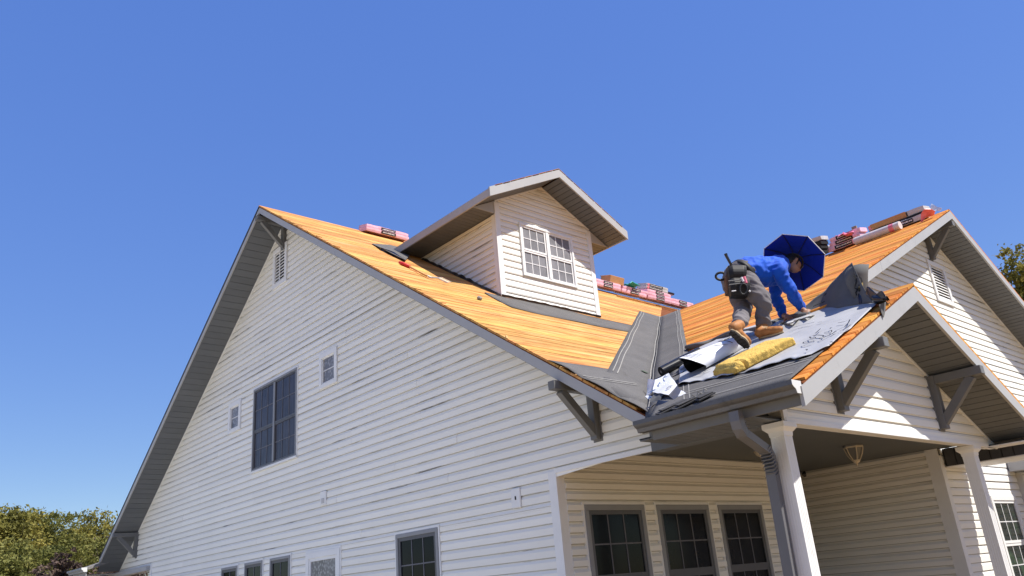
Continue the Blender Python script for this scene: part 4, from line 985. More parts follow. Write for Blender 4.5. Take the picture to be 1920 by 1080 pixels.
# single pair near the front of the main ridge
bz = ZR - .01
g1 = 'shingle bundles laid along the main ridge'
vd = Vec((1, 0, -.28)); nd = Vec((.28, 0, 1))
yb = 2.09
bundle(Vec((XA + .13, yb, ZR - .075)), RD, vd, nd, 1.02, .34, .08, M_PINK, 'lower pink bundle of the pair on the ridge, left of the dormer', g1, seed=1)
bundle(Vec((XA + .10, yb + .015, ZR + .008)), RD, vd, nd, 1.0, .34, .08, M_PINK, 'upper pink bundle of the pair on the ridge, left of the dormer', g1, seed=2)
# long row right of the dormer
k = 0
rows_ = [(8.7, 2, 'nearest the dormer'), (9.75, 2, 'second from the dormer'), (10.8, 3, 'under the grey package'), (11.75, 2, 'farthest from the dormer')]
for yb, nl, where in rows_:
    for l in range(nl):
        k += 1; o_ = Vec((XA + .16 + .0 * l, yb + rng.uniform(-.05, .05), ZR - .02 + l * .092))
        bundle(o_, RD, vd, nd, 1.0, .35, .09, M_PINK, '%s pink bundle of the ridge stack %s' % (('bottom', 'second', 'top')[l], where), g1, seed=10 + k)
k = 0
for l in range(2):
    bundle(Vec((XA + .16, 10.72 + .03 * l, ZR + .262 + l * .085)), RD, vd, nd, .92, .35, .082, M_GREYPACK, '%s grey wrapped bundle on top of the pink ridge stack' % ('lower', 'upper')[l], g1, kind='grey', seed=30 + l)
cb_ = empty('cardboard_box', (XA + .14, 9.05, ZR + .17), 'open brown cardboard box on the pink bundles right of the dormer', 'box')
MB().box(Fr((XA + .14, 9.08, ZR + .17), RD, vd, nd), -.27, .27, -.17, .17, 0, .2).build('carton', M_CARD, cb_, bevel=.006)
MB().box(Fr((XA + .14, 9.08, ZR + .372), RD, vd, nd), -.265, .0, -.168, .168, 0, .006).box(Fr((XA + .14, 9.08, ZR + .372), RD, vd, nd), .004, .265, -.168, .168, 0, .012).build('flap', M_CARD, cb_)
o = MB().grid([[Vec((XA + .2 + .09 * i, 9.42 + .1 * j, ZR + .17 + .03 * math.sin(i * 2 + j) + .04 * (j == 1))) for j in range(5)] for i in range(4)]).build('teal_cloth', M_TEAL, None, solid=.02); tag(o, 'small teal cloth beside the cardboard box on the ridge', 'cloth')
o = MB().box(WORLD, XA + .05, XA + .3, 11.25, 11.55, ZR + .26, ZR + .33).build('black_tarp_scrap', M_BLACK, None, bevel=.03); tag(o, 'small black plastic scrap on the far ridge bundles', 'plastic')
for (yy, L_, lab) in ((9.6, 1.5, 'pale batten under the front of the ridge bundles, near the dormer'), (11.2, 1.7, 'pale batten under the ridge bundles towards the cross gable')):
    o = MB().box(Fr(on_main(XA + .52, yy, .015), RD, (1, 0, -MM), NM), -L_ / 2 - .1, L_ / 2 + .1, -.03, .03, -.01, .03).build('batten', M_WOODTOOL, None); tag(o, lab, 'batten', 'battens holding the ridge bundles')
# cross ridge
XD_ = Vec((1, 0, 0)); vd2 = Vec((0, -1, -.22)); nd2 = Vec((0, -.22, 1)).normalized()
g2 = 'shingle bundles on the cross gable ridge'
for l, (lab, wrp) in enumerate((('lowest dark bundle of the stack behind the umbrella hat', M_INK), ('second dark bundle of the stack behind the umbrella hat', M_INK), ('third dark bundle of the stack behind the umbrella hat', M_INK), ('topmost grey bundle of the stack behind the umbrella hat', M_GREYPACK))):
    bundle(Vec((-.62 + .02 * l, YC - .17, ZC2 - .02 + l * .085)), XD_, vd2, nd2, .96, .33, .08, wrp, lab, g2, kind='grey', seed=50 + l)
for l in range(3): bundle(Vec((.25 + .03 * l, YC - .02, ZC2 - .01 + l * .085)), XD_, vd2, nd2, .60, .34, .085, M_PINK, '%s pink bundle right of the dark stack on the cross ridge' % ('bottom', 'middle', 'top')[l], g2, seed=60 + l)
bundle(Vec((1.42, YC - .24, ZC2 - .11)), XD_, vd2, nd2, .8, .2, .09, M_GREYPACK, 'bottom grey bundle near the gable peak, half hidden by the cardboard flap', g2, kind='grey', seed=77)
for l, (lab, wrp) in enumerate((('lower bundle near the gable peak', M_INK), ('upper grey bundle near the gable peak, open brown flap hanging', M_GREYPACK))):
    bundle(Vec((1.30, YC - .14, ZC2 - .045 + l * .10)), XD_, vd2, nd2, 1.0, .33, .095, wrp, lab, g2, kind='grey', seed=70 + l)
o = MB().box(Fr((1.2, YC - .30, ZC2 - .0), XD_, (0, -.35, 1), (0, -1, -.35)), -.34, .3, -.02, .12, 0, .006).build('cardboard_flap', M_CARD, None); tag(o, 'torn brown cardboard flap below the bundles near the gable peak', 'cardboard')
def blob_sheet(name, pts, mat, lab, cat, amp=.05, h=.0):
    a, b_, c_, d_ = pts
    o = MB().grid(ruled([a, b_], [d_, c_], 12, 10, lambda p, s, t: p + NF * (abs(wr(p, 6, amp * 2)) + h * math.sin(t * 3.1)) + Vec((wr(p, 9, amp), 0, wr(p, 7, amp))))).build(name, mat, None, solid=.004); return tag(o, lab, cat)
blob_sheet('plastic_film', [hf(1566, 458, .05), hf(1597, 452, .05), hf(1602, 438, .22), hf(1572, 442, .28)], M_PINKHOT, 'torn pink plastic film between the two pale rolls', 'plastic film', .06)
blob_sheet('plastic_film', [hf(1725, 416, .02), hf(1752, 404, .02), hf(1757, 397, .07), hf(1733, 394, .18)], M_PINKHOT, 'bright pink plastic sheet below the bundles at the gable peak', 'plastic film', .03)
blob_sheet('plastic_film', [hf(1709, 414, .03), hf(1715, 412, .03), hf(1716, 404, .12), hf(1710, 405, .12)], M_PINKHOT, 'small crumpled pink plastic left of the bright pink sheet', 'plastic film', .02)
blob_sheet('white_sheet', [hf(1744, 398, .06), hf(1762, 396, .03), hf(1766, 391, .06), hf(1748, 384, .16)], M_SHEETW, 'white wrapper corner at the very peak of the cross gable', 'wrapper', .02)
def roll_(p0_, p1_, r_, mat, lab, band=None):
    e = empty('felt_roll', p0_, lab, 'roll', 'pale rolls lying along the cross ridge'); MB().tube([p0_, p0_.lerp(p1_, .5), p1_], r_, 16).build('roll', mat, e)
    MB().tube([p0_ - (p1_ - p0_).normalized() * .004, p0_.lerp(p1_, .01)], r_ * .35, 10).build('core', M_CARD, e)
    if band:
        d_ = (p1_ - p0_); a = p0_ + d_ * band; b_ = p0_ + d_ * (band + .1); MB().tube([a, b_], r_ * 1.01, 16, caps=False).build('band', M_PINKHOT, e)
roll_(hf(1508, 486, .07), hf(1566, 462, .07), .07, M_FELTROLL, 'pale felt roll beside the umbrella hat, its right end dark')
roll_(hf(1604, 453, .08), hf(1688, 422, .08), .072, M_FELTROLL, 'longer pale felt roll with a red printed band, right of the pink film', .78)
o = MB().tube([hf(1566, 462, .07), hf(1580, 457, .07)], .066, 14).build('dark_roll_end', M_BLACK, None); tag(o, 'short black roll end poking out of the pink film', 'roll')
wbk = empty('wood_block', hf(1606, 438, .1), 'upright grey timber offcut standing behind the pale roll', 'wood offcut')
pb = hy(1606, 443, YC - .05); MB().box(Fr(pb, (1, 0, 0), (0, 0, 1), (0, -1, 0)), -.045, .045, -.12, .20, -.025, .025).build('offcut', simple('weathered_wood', (.20, .165, .125), .9), wbk, bevel=.003)

# ================================================================ porch lamp, sensor, second ceiling lamp
lp = Vec((1.33, 4.13, ZCE)); la = empty('porch_lantern', lp, 'cream flush lantern hanging from the porch ceiling', 'lantern')
M_LAMP = simple('lamp_cream', (.50, .43, .32), .5, .3); M_LGL = simple('lamp_glass', (.12, .115, .10), .25, .5)
hexp = lambda r_, z: [lp + Vec((r_ * math.cos(R(60 * k + 12)), r_ * math.sin(R(60 * k + 12)), z)) for k in range(6)]
MB().prism(hexp(.135, -.001), (0, 0, -.02)).build('canopy', M_BRACK, la)
MB().prism(hexp(.125, -.021), (0, 0, -.018)).build('ring', M_LAMP, la)
m = MB(); a = hexp(.112, -.039); b_ = hexp(.045, -.19); m.add(a + b_, [(i, (i + 1) % 6, 6 + (i + 1) % 6, 6 + i) for i in range(6)]); m.build('glass', M_LGL, la)
m = MB()
for p, q_ in zip(hexp(.12, -.035), hexp(.048, -.195)): m.tube([p, p.lerp(q_, .5) + (p - lp) * .08, q_], .007, 5)
m.build('cage', M_LAMP, la)
MB().tube([lp + Vec((0, 0, -.19)), lp + Vec((0, 0, -.215)), lp + Vec((0, 0, -.235)), lp + Vec((0, 0, -.27))], [.05, .045, .014, .006], 10).build('finial', M_LAMP, la)
l2 = empty('ceiling_lamp', (.86, 2.8, ZCE), 'small cream ceiling lamp half hidden behind the downspout', 'lamp')
c_ = Vec((.83, 2.75, ZCE)); MB().tube([c_, c_ + Vec((0, 0, -.02)), c_ + Vec((0, 0, -.05)), c_ + Vec((0, 0, -.10)), c_ + Vec((0, 0, -.125))], [.03, .03, .10, .06, .012], 14).build('shade', M_LAMP, l2, smooth=True)
sn = empty('sensor', (-.5, YD - .05, ZCE - .05), 'small black sensor under the porch ceiling at the back wall', 'sensor')
MB().tube([(-.50, YD - .03, ZCE), (-.50, YD - .05, ZCE - .05), (-.47, YD - .1, ZCE - .07)], [.02, .035, .03], 8).build('housing', M_BLACK, sn)
#@@PART3@@
# ================================================================ the roofer
def organic(name, chains, mat, parent, voxel=.012, it=5, disp=None, ells=()):
    """closed limbs and ellipsoids fused into one continuous surface"""
    bm = bmesh.new()
    for ch in chains:
        for (p, r_) in ch:
            bmesh.ops.create_icosphere(bm, subdivisions=2, radius=r_, matrix=Matrix.Translation(p))
        for (p, r0), (q_, r1) in zip(ch[:-1], ch[1:]):
            p = Vec(p); q_ = Vec(q_); d_ = q_ - p
            if d_.length < 1e-4: continue
            M_ = Matrix.Translation((p + q_) / 2) @ d_.to_track_quat('Z', 'Y').to_matrix().to_4x4()
            bmesh.ops.create_cone(bm, cap_ends=True, segments=16, radius1=r0, radius2=r1, depth=d_.length, matrix=M_)
    for (c_, ax_, rr_) in ells:
        a = Vec(ax_[0]).normalized(); b_ = Vec(ax_[1]); b_ = (b_ - a * b_.dot(a)).normalized(); c2 = a.cross(b_)
        M_ = Matrix(((a.x * rr_[0], b_.x * rr_[1], c2.x * rr_[2], c_[0]), (a.y * rr_[0], b_.y * rr_[1], c2.y * rr_[2], c_[1]), (a.z * rr_[0], b_.z * rr_[1], c2.z * rr_[2], c_[2]), (0, 0, 0, 1)))
        bmesh.ops.create_icosphere(bm, subdivisions=3, radius=1, matrix=M_)
    me = bpy.data.meshes.new(name); bm.to_mesh(me); bm.free()
    o = bpy.data.objects.new(name, me); COL.objects.link(o)
    md = o.modifiers.new('r', 'REMESH'); md.mode = 'VOXEL'; md.voxel_size = voxel
    ms = o.modifiers.new('s', 'SMOOTH'); ms.factor = .5; ms.iterations = it
    me2 = bpy.data.meshes.new_from_object(o.evaluated_get(bpy.context.evaluated_depsgraph_get()))
    bpy.data.objects.remove(o); bpy.data.meshes.remove(me)
    if disp:
        me2.update(); ns = [v_.normal.copy() for v_ in me2.vertices]
        for v_, n_ in zip(me2.vertices, ns): v_.co += n_ * disp(v_.co)
    me2.materials.clear(); me2.materials.append(mat); me2.polygons.foreach_set('use_smooth', [True] * len(me2.polygons)); me2.update()
    o = bpy.data.objects.new(name, me2); COL.objects.link(o); adopt(o, parent); return o
Zv = Vec((0, 0, 1)); RT = Vec((CR.x, CR.y, 0)).normalized()
M_SKIN = simple('skin', (.30, .155, .095), .55, .35, var=.06, scale=12); M_HAIR = simple('hair', (.012, .010, .009), .6, .3)
def cloth(name, c0, c1, rough=.85):
    m, t, b = newmat(name, rough, .2); v = coords(t)
    c = ramp(t, nz(t, v, 4, 4), [(.3, c0), (.7, c1)]); t.links.new(c, b.inputs['Base Color']); b.inputs['Sheen Weight'].default_value = .15
    bump(t, b, nz(t, v, 60, 3), .002); return m
M_SHIRT = cloth('shirt_blue', (.004, .065, .42), (.006, .10, .60), .7); M_TROUS = cloth('trousers_grey', (.115, .105, .11), (.165, .15, .155))
M_BOOT = simple('boot_tan', (.36, .15, .045), .6, .3, var=.15, scale=10); M_SOLE = simple('boot_sole', (.035, .03, .027), .8, .2); M_WELT = simple('boot_welt', (.46, .34, .2), .7, .2)
M_NAVY = simple('hat_navy', (.003, .020, .30), .55, .35, var=.08); M_BELT = simple('belt_black', (.014, .013, .013), .6, .3, var=.2, scale=12); M_LEATH = simple('belt_brown', (.12, .06, .03), .7, .25)
heelN = hf(1424, 634, .035); pd = FH.dot
person = empty('person', heelN, 'roofer in blue shirt and grey trousers bending over beneath a dark blue umbrella hat', 'person')
J_ = {}
def jt(name, px, py, dep): J_[name] = hd(px, py, dep); return J_[name]
jt('pelvis', 1385, 520, -.60); jt('waist', 1402, 508, -.57); jt('mid', 1420, 506, -.53); jt('chest', 1444, 508, -.48); jt('upper', 1460, 499, -.46); jt('neck', 1470, 496, -.46)
jt('shN', 1460, 506, -.645); jt('elN', 1482, 546, -.62); jt('wrN', 1503, 579, -.46)
jt('shF', 1456, 516, -.29); jt('elF', 1453, 554, -.24); jt('wrF', 1469, 591, -.11)
jt('hipN', 1399, 531, -.70); jt('knN', 1431, 566, -.77); jt('anN', 1431, 611, pd(heelN) + .03)
jt('hipF', 1375, 531, -.49); jt('knF', 1394, 577, -.46); 
toeF = hf(1403, 649, .05); jt('anF', 1386, 610, pd(toeF) - .03)
handN = hf(1513, 588, .035); handF = hf(1480, 597, .04)
HC = hd(1486, 495, -.46); crown = (FH * .62 + RT * .5 + Zv * .60).normalized()
face = (RT * .62 - Zv * .70 + FH * .05); face = (face - crown * face.dot(crown)).normalized(); side = crown.cross(face)
def hand(wrist, palm, fdir, nrm, spread):
    """palm ellipsoid and five bent fingers; fdir: towards the knuckles, nrm: back of the hand"""
    f_ = Vec(fdir).normalized(); n_ = Vec(nrm); n_ = (n_ - f_ * n_.dot(f_)).normalized(); s_ = f_.cross(n_)
    ch = [[(wrist, .030), (palm - f_ * .03, .030)]]; el = [(palm, (f_, n_, s_), (.052, .020, .045))]
    for i, (o_, L_) in enumerate(((-.030, .066), (-.010, .076), (.011, .072), (.031, .056))):
        k = palm + f_ * .042 + s_ * o_; a = k + (f_ * .75 - n_ * .55).normalized() * L_ * .48; b_ = a + (f_ * .1 - n_ * 1).normalized() * L_ * .36; c_ = b_ + (-f_ * .7 - n_ * .5).normalized() * L_ * .28
        ch.append([(k, .0105), (a, .0098), (b_, .009), (c_, .0078)])
    t0 = palm - f_ * .012 - s_ * .036 * spread; t1 = t0 + (f_ * .55 - s_ * .6 * spread - n_ * .4).normalized() * .04; t2 = t1 + (f_ * .8 - n_ * .55 + s_ * .3 * spread).normalized() * .034
    ch.append([(t0, .014), (t1, .0115), (t2, .009)])
    return ch, el
hN = hand(J_['wrN'], handN + NF * .02, (handN - J_['wrN']) + RT * .03, -FH * .55 + NF * .8, 1)
hF = hand(J_['wrF'], handF + NF * .015, (handF - J_['wrF']) + RT * .04, NF * .8 - FH * .5, -1)
body_ch = [[(J_['pelvis'], .13), (J_['waist'], .12), (J_['mid'], .125), (J_['chest'], .13), (J_['upper'], .10), (J_['neck'], .058), (HC - crown * .03, .06)],
           [(J_['upper'], .09), (J_['shN'], .06), (J_['elN'], .043), (J_['wrN'], .030)], [(J_['upper'], .09), (J_['shF'], .06), (J_['elF'], .043), (J_['wrF'], .030)],
           [(J_['pelvis'], .10), (J_['hipN'], .09), (J_['knN'], .058), (J_['anN'], .042)], [(J_['pelvis'], .10), (J_['hipF'], .09), (J_['knF'], .058), (J_['anF'], .042)]] + hN[0] + hF[0]
body_el = [(HC + crown * .012, (face, side, crown), (.094, .076, .105)), (HC + face * .03 - crown * .055, (face, side, crown), (.066, .056, .066)),
           (HC + face * .098 - crown * .012, (crown, face, side), (.024, .016, .014)), (HC + face * .087 - crown * .062, (side, face, crown), (.026, .012, .010)),
           (HC + side * .078 - face * .005, (crown, face, side), (.032, .020, .010)), (HC - side * .078 - face * .005, (crown, face, side), (.032, .020, .010)),
           (HC + face * .078 + crown * .022, (side, face, crown), (.05, .012, .010))] + hN[1] + hF[1]
organic('body', body_ch, M_SKIN, person, .0072, 3, ells=body_el)
for s_ in (-1, 1): MB().tube([HC + face * .083 + side * .031 * s_ + crown * .004, HC + face * .094 + side * .031 * s_ + crown * .004], [.012, .006], 8).build('eye', M_INK, person)
organic('hair', [], M_HAIR, person, .009, 3, lambda c_: wr(c_, 40, .006), ells=[(HC + crown * .035 - face * .018, (face, side, crown), (.098, .086, .094)), (HC - face * .05 - crown * .02, (face, side, crown), (.055, .074, .075))])
MB().tube([HC + side * .082 + crown * .05, HC + side * .08 + face * .02 - crown * .03, HC + face * .035 - crown * .115, HC - side * .08 + face * .02 - crown * .03, HC - side * .082 + crown * .05], .007, 6).build('chin_strap', M_BELT, person)
# shirt
def folds(c_):
    d_ = Vec(c_); u = d_.dot(RT) * 9 + d_.z * 14; q_ = Vec((d_.dot(RT) * 3.5 + d_.z * 3.5, d_.dot(FH) * 5, d_.z * 7 - d_.dot(RT) * 6)); return .030 * (.35 - abs(noise.noise(q_))) + .020 * (.3 - abs(noise.noise(q_ * 2.1 + Vec((3, 1, 2))))) + .006 * noise.noise(d_ * 22)
shirt_ch = [[(J_['waist'] + (J_['pelvis'] - J_['waist']) * .30, .150), (J_['waist'], .155), (J_['mid'] - Zv * .015, .165), (J_['chest'] - Zv * .01, .168), (J_['upper'], .125), (J_['neck'], .072)],
            [(J_['upper'], .11), (J_['shN'], .088), (J_['shN'].lerp(J_['elN'], .5), .078), (J_['elN'], .066), (J_['elN'].lerp(J_['wrN'], .88), .050)],
            [(J_['chest'], .11), (J_['shF'], .085), (J_['shF'].lerp(J_['elF'], .5), .072), (J_['elF'], .062), (J_['elF'].lerp(J_['wrF'], .90), .048)]]
organic('shirt', shirt_ch, M_SHIRT, person, .011, 5, folds)
def creases(c_):
    d_ = Vec(c_); q_ = Vec((d_.dot(RT) * 3.2, d_.dot(FH) * 4, d_.z * 9 + d_.dot(RT) * 5)); return .034 * (.33 - abs(noise.noise(q_))) + .022 * (.3 - abs(noise.noise(q_ * 2.2 + Vec((1, 5, 2))))) + .006 * noise.noise(d_ * 20)
tr_ch = [[(J_['pelvis'], .165), (J_['waist'].lerp(J_['pelvis'], .35), .150)],
         [(J_['pelvis'], .14), (J_['hipN'], .130), (J_['hipN'].lerp(J_['knN'], .55), .112), (J_['knN'], .092), (J_['knN'].lerp(J_['anN'], .5), .078), (J_['knN'].lerp(J_['anN'], .90), .076)],
         [(J_['pelvis'], .14), (J_['hipF'], .125), (J_['hipF'].lerp(J_['knF'], .55), .108), (J_['knF'], .090), (J_['knF'].lerp(J_['anF'], .5), .078), (J_['knF'].lerp(J_['anF'], .88), .072)]]
organic('trousers', tr_ch, M_TROUS, person, .011, 4, creases)
# boots
def boot(ank, heel, toe, upv):
    f_ = (toe - heel).normalized(); n_ = Vec(upv); n_ = (n_ - f_ * n_.dot(f_)).normalized(); s_ = f_.cross(n_); L_ = (toe - heel).length
    o = organic('boot', [[(ank, .060), (heel + n_ * .055 + f_ * .03, .056)]], M_BOOT, person, .009, 3, lambda c_: wr(c_, 30, .004),
                ells=[(heel + n_ * .045 + f_ * .04, (f_, n_, s_), (.065, .055, .044)), (heel + f_ * L_ * .48 + n_ * .045, (f_, n_, s_), (.11, .046, .047)), (heel + f_ * L_ * .78 + n_ * .035, (f_, n_, s_), (.085, .042, .052))])
    out = []
    for k in range(22):
        th = 2 * math.pi * k / 22; x = math.cos(th); w = .050 if x > 0 else .043; w *= (1 - .16 * math.exp(-((x + .15) / .25) ** 2))
        out.append(heel + f_ * (L_ * .5 + L_ * .53 * x) + s_ * w * math.sin(th))
    MB().prism([p - n_ * .004 for p in out], n_ * .016).build('welt', M_WELT, o)
    MB().prism([p - n_ * .026 for p in out], n_ * .0215).build('sole', M_SOLE, o)
    m = MB()
    for k in range(6): c_ = heel + f_ * L_ * (.08 + .165 * k); m.box(Fr(c_ - n_ * .033, f_, s_, n_), -.014, .014, -.036, .036, 0, .008)
    m.build('lug', M_SOLE, o)
    m = MB()
    for k in range(5): c_ = heel + f_ * (L_ * (.36 + .07 * k)) + n_ * (.098 - .008 * k); m.tube([c_ - s_ * .028, c_ + n_ * .006, c_ + s_ * .028], .0045, 5)
    m.build('lace', M_WELT, o)
toeN = heelN + ((hf(1473, 621, .03) - heelN)).normalized() * .295
boot(J_['anN'], heelN + (heelN - toeN).normalized() * .0, toeN, NF)
heelF = hd(1381, 628, pd(toeF) - .10)
heelF = toeF + (heelF - toeF).normalized() * .27
boot(J_['anF'], heelF, toeF, (RT * .60 + Zv * .55 + FH * .55))
# umbrella hat
hat = MB(); RC = HC + crown * .045; ua = side; ub = face
rim = [RC + (ua * math.cos(R(45 * k + 14)) + ub * math.sin(R(45 * k + 14))) * .352 for k in range(8)]; apex = RC + crown * .15
hroot = None
for k in range(8):
    a, b_ = rim[k], rim[(k + 1) % 8]
    G = []
    for i in range(6):
        t_ = i / 5; row = []
        for j in range(5):
            p = a.lerp(b_, j / 4); c_ = apex.lerp(p, t_); c_ = c_ + crown * (.035 * math.sin(t_ * math.pi)) - (crown * .02 * math.sin(j / 4 * math.pi) * t_ * -1) * .3; row.append(c_)
        G.append(row)
    ob_ = MB().grid(G).build('canopy_panel', M_NAVY, person, solid=.003)
    MB().tube([a, b_], .0045, 5).build('rim_piping', M_SHEETW, ob_)
    MB().tube([apex - crown * .01, apex.lerp(a, .5) + crown * .028, a - crown * .004], .004, 5).build('rib', M_BELT, ob_)
MB().tube([HC + crown * .06 + (ua * math.cos(th) + ub * math.sin(th)) * .098 for th in np.linspace(0, 6.283, 20)], .012, 6).build('headband', M_BELT, person)
MB().box(Fr(HC + crown * .085 + face * .105 - side * .0, side, crown, face), -.02, .02, -.02, .02, -.01, .01).build('buckle', M_BRACK, person)
# collar and belt
beltc = J_['waist'].lerp(J_['pelvis'], .55); bax = (J_['waist'] - J_['pelvis']).normalized(); b1 = bax.cross(FH).normalized(); b2 = bax.cross(b1)
bm_ = MB(); G = []
for w in (-.03, .03): G.append([beltc + bax * w + (b1 * math.cos(th) + b2 * math.sin(th)) * .168 for th in np.linspace(0, 6.283, 32)])
bm_.grid(G); belt = empty('tool_belt', beltc, 'black tool belt with pouches, pliers and loop hanging at the roofer\'s hip', 'tool belt')
bm_.build('strap', M_BELT, belt, smooth=True, solid=.008)
def pouch(name, px0, py0, px1, py1, dep, thick, mat, lean=0.):
    a = hd(px0, py0, dep); b_ = hd(px1, py0, dep); c_ = hd(px0, py1, dep)
    u_ = (b_ - a).normalized(); v_ = (c_ - a); h_ = v_.length; w_ = (b_ - a).length; v_.normalize(); n_ = -FH
    m = MB(); rows = []
    for i in range(7):
        t_ = i / 6; bul = thick * (.55 + .45 * math.sin(t_ * 3.1)); ins = .10 * w_ * t_ ** 3
        rows.append([a + v_ * h_ * t_ + u_ * x + n_ * y for x, y in ((ins, -.06), (ins, bul * .7), (w_ * .2 + ins, bul), (w_ * .8 - ins, bul), (w_ - ins, bul * .7), (w_ - ins, -.06), (ins, -.06))])
    m.grid(rows); m.add(rows[-1][:-1], [tuple(range(6))]); m.add([p - v_ * .0 for p in rows[0][:-1]], [tuple(range(6))])
    return m.build(name, mat, belt, weld=True, bevel=.004)
pouch('upper_pouch', 1364, 500, 1398, 530, -.76, .09, M_BELT); pouch('pouch', 1366, 524, 1404, 557, -.78, .10, M_BELT); pouch('back_pouch', 1360, 516, 1376, 552, -.70, .06, M_LEATH)
def bar(px0, py0, px1, py1, dep, r_, name, mat, parent=belt): return MB().tube([hd(px0, py0, dep), hd(px1, py1, dep)], r_, 8).build(name, mat, parent)
bar(1366, 527, 1396, 524, -.885, .006, 'pouch_edge', M_BRACK); bar(1367, 534, 1400, 530, -.895, .006, 'pouch_edge', M_BRACK)
bar(1372, 546, 1380, 545, -.905, .006, 'tag', M_LABELW); bar(1390, 520, 1394, 528, -.90, .012, 'tape_measure', M_LABELW)
bar(1395, 519, 1399, 531, -.89, .018, 'knife_handle', M_PINKHOT)
MB().tube([hd(1394 + 7 * math.cos(th), 542 + 10 * math.sin(th), -.90) for th in np.linspace(0, 6.283, 16)], .010, 6, caps=False).build('plier_handle', M_INK, belt)
bar(1404, 545, 1407, 547, -.89, .010, 'carabiner', M_LABELW)
MB().tube([hd(1352 + 10 * math.cos(th), 518 + 7 * math.sin(th), -.62) for th in np.linspace(0, 6.283, 16)], .014, 6, caps=False).build('hammer_loop', M_BELT, belt)
hm_ = empty('hammer', hd(1368, 490, -.80), 'black handled hammer sticking up out of the tool belt', 'hammer')
MB().tube([hd(1360.5, 476, -.80), hd(1362, 480, -.80), hd(1369, 493, -.80), hd(1377, 507, -.79)], [.019, .017, .015, .015], 8).build('handle', M_BLACK, hm_)
kn = empty('hand_tool', handN, 'orange handled hand tool in the roofer\'s right hand, resting on the sheet', 'tool')
tdir = (hf(1562, 574, .03) - hf(1517, 591, .03)).normalized(); MB().box(Fr(handN + NF * .0, tdir, NF.cross(tdir), NF), -.04, .30, -.020, .020, -.014, .018).build('handle', simple('orange_handle', (.70, .26, .03), .5, .3), kn, bevel=.006)

# ================================================================ trees
def leaf_mat(name, dark, mid, light):
    m, t, b = newmat(name, .6, .2); v = coords(t)
    f = math_(t, 'ADD', math_(t, 'MULTIPLY', nz(t, v, .8, 3), .6), math_(t, 'MULTIPLY', nz(t, v, 7, 2), .4))
    c = ramp(t, f, [(.36, dark), (.5, mid), (.64, light)]); t.links.new(c, b.inputs['Base Color'])
    tr = N(t, 'ShaderNodeBsdfTranslucent'); t.links.new(c, tr.inputs['Color']); mx = N(t, 'ShaderNodeMixShader'); mx.inputs[0].default_value = .35
    out = t.nodes['Material Output']; t.links.new(b.outputs[0], mx.inputs[1]); t.links.new(tr.outputs[0], mx.inputs[2]); t.links.new(mx.outputs[0], out.inputs[0]); return m
M_LEAFA = leaf_mat('leaf_olive', (.085, .085, .022), (.21, .195, .042), (.36, .30, .075))
M_LEAFB = leaf_mat('leaf_green', (.075, .085, .024), (.17, .175, .044), (.29, .27, .08))
M_LEAFC = leaf_mat('leaf_purple', (.05, .034, .028), (.11, .075, .06), (.19, .135, .105))
M_BARK = simple('bark', (.09, .075, .055), .9, .1, var=.3, scale=5)
def tree(base, top, crown_r, seed, mat, label, n_cl=260, leaf=.13, group=None):
    r_ = random.Random(seed); e = empty('tree', base, label, 'tree', group); base = Vec(base); H_ = top - base.z
    cen = base + Vec((0, 0, H_ * .62)); rad = Vec((crown_r, crown_r, H_ * .40))
    m = MB(); tp = [base, base + Vec((.1, .1, H_ * .25)), base + Vec((-.1, .15, H_ * .5)), base + Vec((.1, 0, H_ * .8))]
    m.tube(tp, [H_ * .028, H_ * .022, H_ * .015, H_ * .004], 8); limbs = []
    for k in range(9):
        a = tp[1].lerp(tp[3], r_.uniform(0, .8)); th = r_.uniform(0, 6.28); b_ = cen + Vec((rad.x * .75 * math.cos(th), rad.y * .75 * math.sin(th), rad.z * r_.uniform(-.3, .7)))
        mid = a.lerp(b_, .5) + Vec((0, 0, .3)); m.tube([a, mid, b_], [H_ * .010, H_ * .007, H_ * .002], 5)
    m.build('trunk', M_BARK, e)
    lobes = []
    for k in range(16):
        d_ = Vec((r_.gauss(0, 1), r_.gauss(0, 1), r_.gauss(.25, .9))).normalized(); lobes.append((cen + Vec((d_.x * rad.x, d_.y * rad.y, d_.z * rad.z)) * .0 + Vec((d_.x * rad.x * .62, d_.y * rad.y * .62, d_.z * rad.z * .62)), r_.uniform(.28, .46)))
    V_ = []; F_ = []
    for k in range(n_cl):
        lc, lr = lobes[k % len(lobes)]; d_ = Vec((r_.gauss(0, 1), r_.gauss(0, 1), r_.gauss(.15, 1))).normalized() * (r_.random() ** .4)
        c_ = lc + Vec((d_.x * rad.x, d_.y * rad.y, d_.z * rad.z)) * lr; cs = crown_r * r_.uniform(.07, .15)
        for q_ in range(34):
            p = c_ + Vec((r_.gauss(0, 1), r_.gauss(0, 1), r_.gauss(0, .7))) * cs * .6
            n_ = Vec((r_.gauss(0, 1), r_.gauss(0, 1), r_.gauss(.6, 1))).normalized(); a = n_.orthogonal().normalized(); a.rotate(Matrix.Rotation(r_.uniform(0, 6.28), 3, n_)); b_ = n_.cross(a); s_ = leaf * r_.uniform(.55, 1.25)
            i0 = len(V_); V_ += [tuple(p - a * s_ * .5), tuple(p + b_ * s_ * .28 + n_ * s_ * .06), tuple(p + a * s_ * .5), tuple(p - b_ * s_ * .28 + n_ * s_ * .06)]; F_.append((i0, i0 + 1, i0 + 2, i0 + 3))
    me = bpy.data.meshes.new('crown'); me.from_pydata(V_, [], F_); me.materials.append(mat); me.update()
    o = bpy.data.objects.new('crown', me); COL.objects.link(o); adopt(o, e)
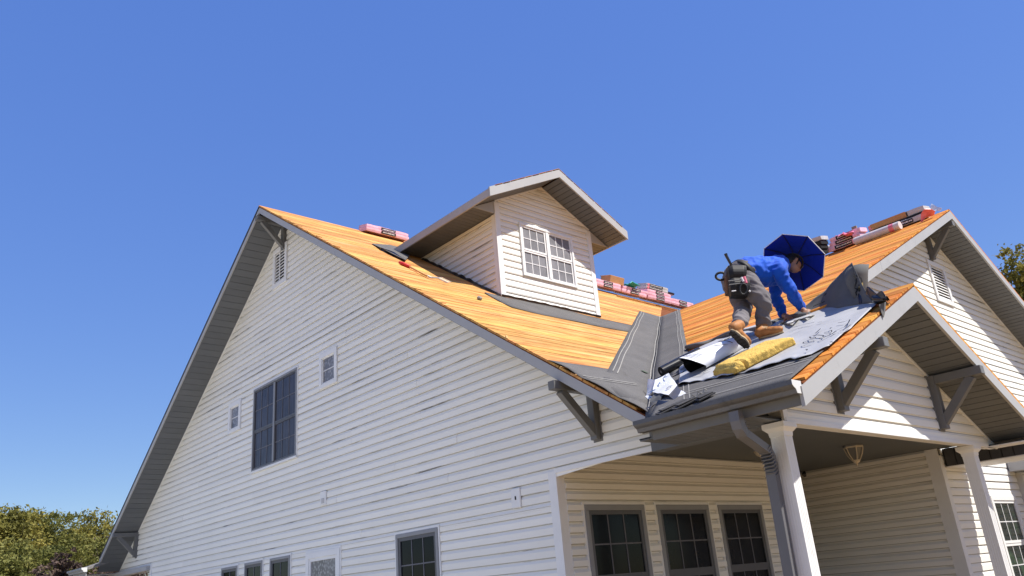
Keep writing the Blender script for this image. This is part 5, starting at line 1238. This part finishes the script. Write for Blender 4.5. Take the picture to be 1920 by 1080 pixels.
def tree_at(px, py, dist, cr_px, *a, **k):
    """stand a tree so that its top is seen along this direction at this distance"""
    d_ = ray(px, py); h_ = math.hypot(d_.x, d_.y); d_ = d_ / h_ * dist; p = CAM + d_
    return tree((p.x, p.y, 0), p.z, cr_px * dist * h_ ** 0 / FPX, *a, **k)
gt = 'trees behind the left end of the house'
tree_at(15, 944, 33, 95, 3, M_LEAFA, 'broad olive green tree at the left edge of the picture', n_cl=560, group=gt)
tree_at(92, 947, 40, 75, 5, M_LEAFB, 'darker green tree between the olive tree and the roof', n_cl=480, group=gt)
tree_at(152, 940, 46, 75, 8, M_LEAFA, 'olive tree with the highest crown, nearest to the white house', n_cl=560, leaf=.16, group=gt)
tree_at(215, 985, 38, 60, 13, M_LEAFB, 'low green tree just behind the left rake of the house', n_cl=260, group=gt)
tree_at(60, 1000, 26, 85, 19, M_LEAFB, 'low shaded green tree in front of the olive tree', n_cl=360, leaf=.11, group=gt)
tree_at(118, 1032, 24, 45, 21, M_LEAFC, 'small purple brown leaved tree below the green crowns', n_cl=260, leaf=.10, group=gt)
tree_at(190, 1050, 30, 70, 23, M_LEAFC, 'brownish bush seen under the left eave', n_cl=260, leaf=.10, group=gt)
tree_at(1908, 466, 42, 80, 31, M_LEAFA, 'tall olive tree behind the right gable at the picture edge', n_cl=1700, leaf=.2)
tree_at(252, 1046, 34, 55, 41, M_LEAFC, 'brownish bush seen through the gap beneath the left porch beam', n_cl=260, leaf=.10, group=gt)
tree_at(30, 1040, 22, 60, 43, M_LEAFB, 'low green bush at the bottom left corner', n_cl=300, leaf=.09, group=gt)
# splinters left along the main rake
for k in range(16):
    x = rng.uniform(-5.9, 1.2); p = on_main(x, -OM + rng.uniform(-.015, .03), .003); a = rng.uniform(0, 3.1); d_ = (MAIN.U * math.cos(a) + MAIN.V * math.sin(a)); L_ = rng.uniform(.03, .09)
    MB().box(Fr(p, d_, NM.cross(d_), NM), -L_, L_, -.008, .008, 0, .010).build('splinter', M_WOODTOOL, mr)
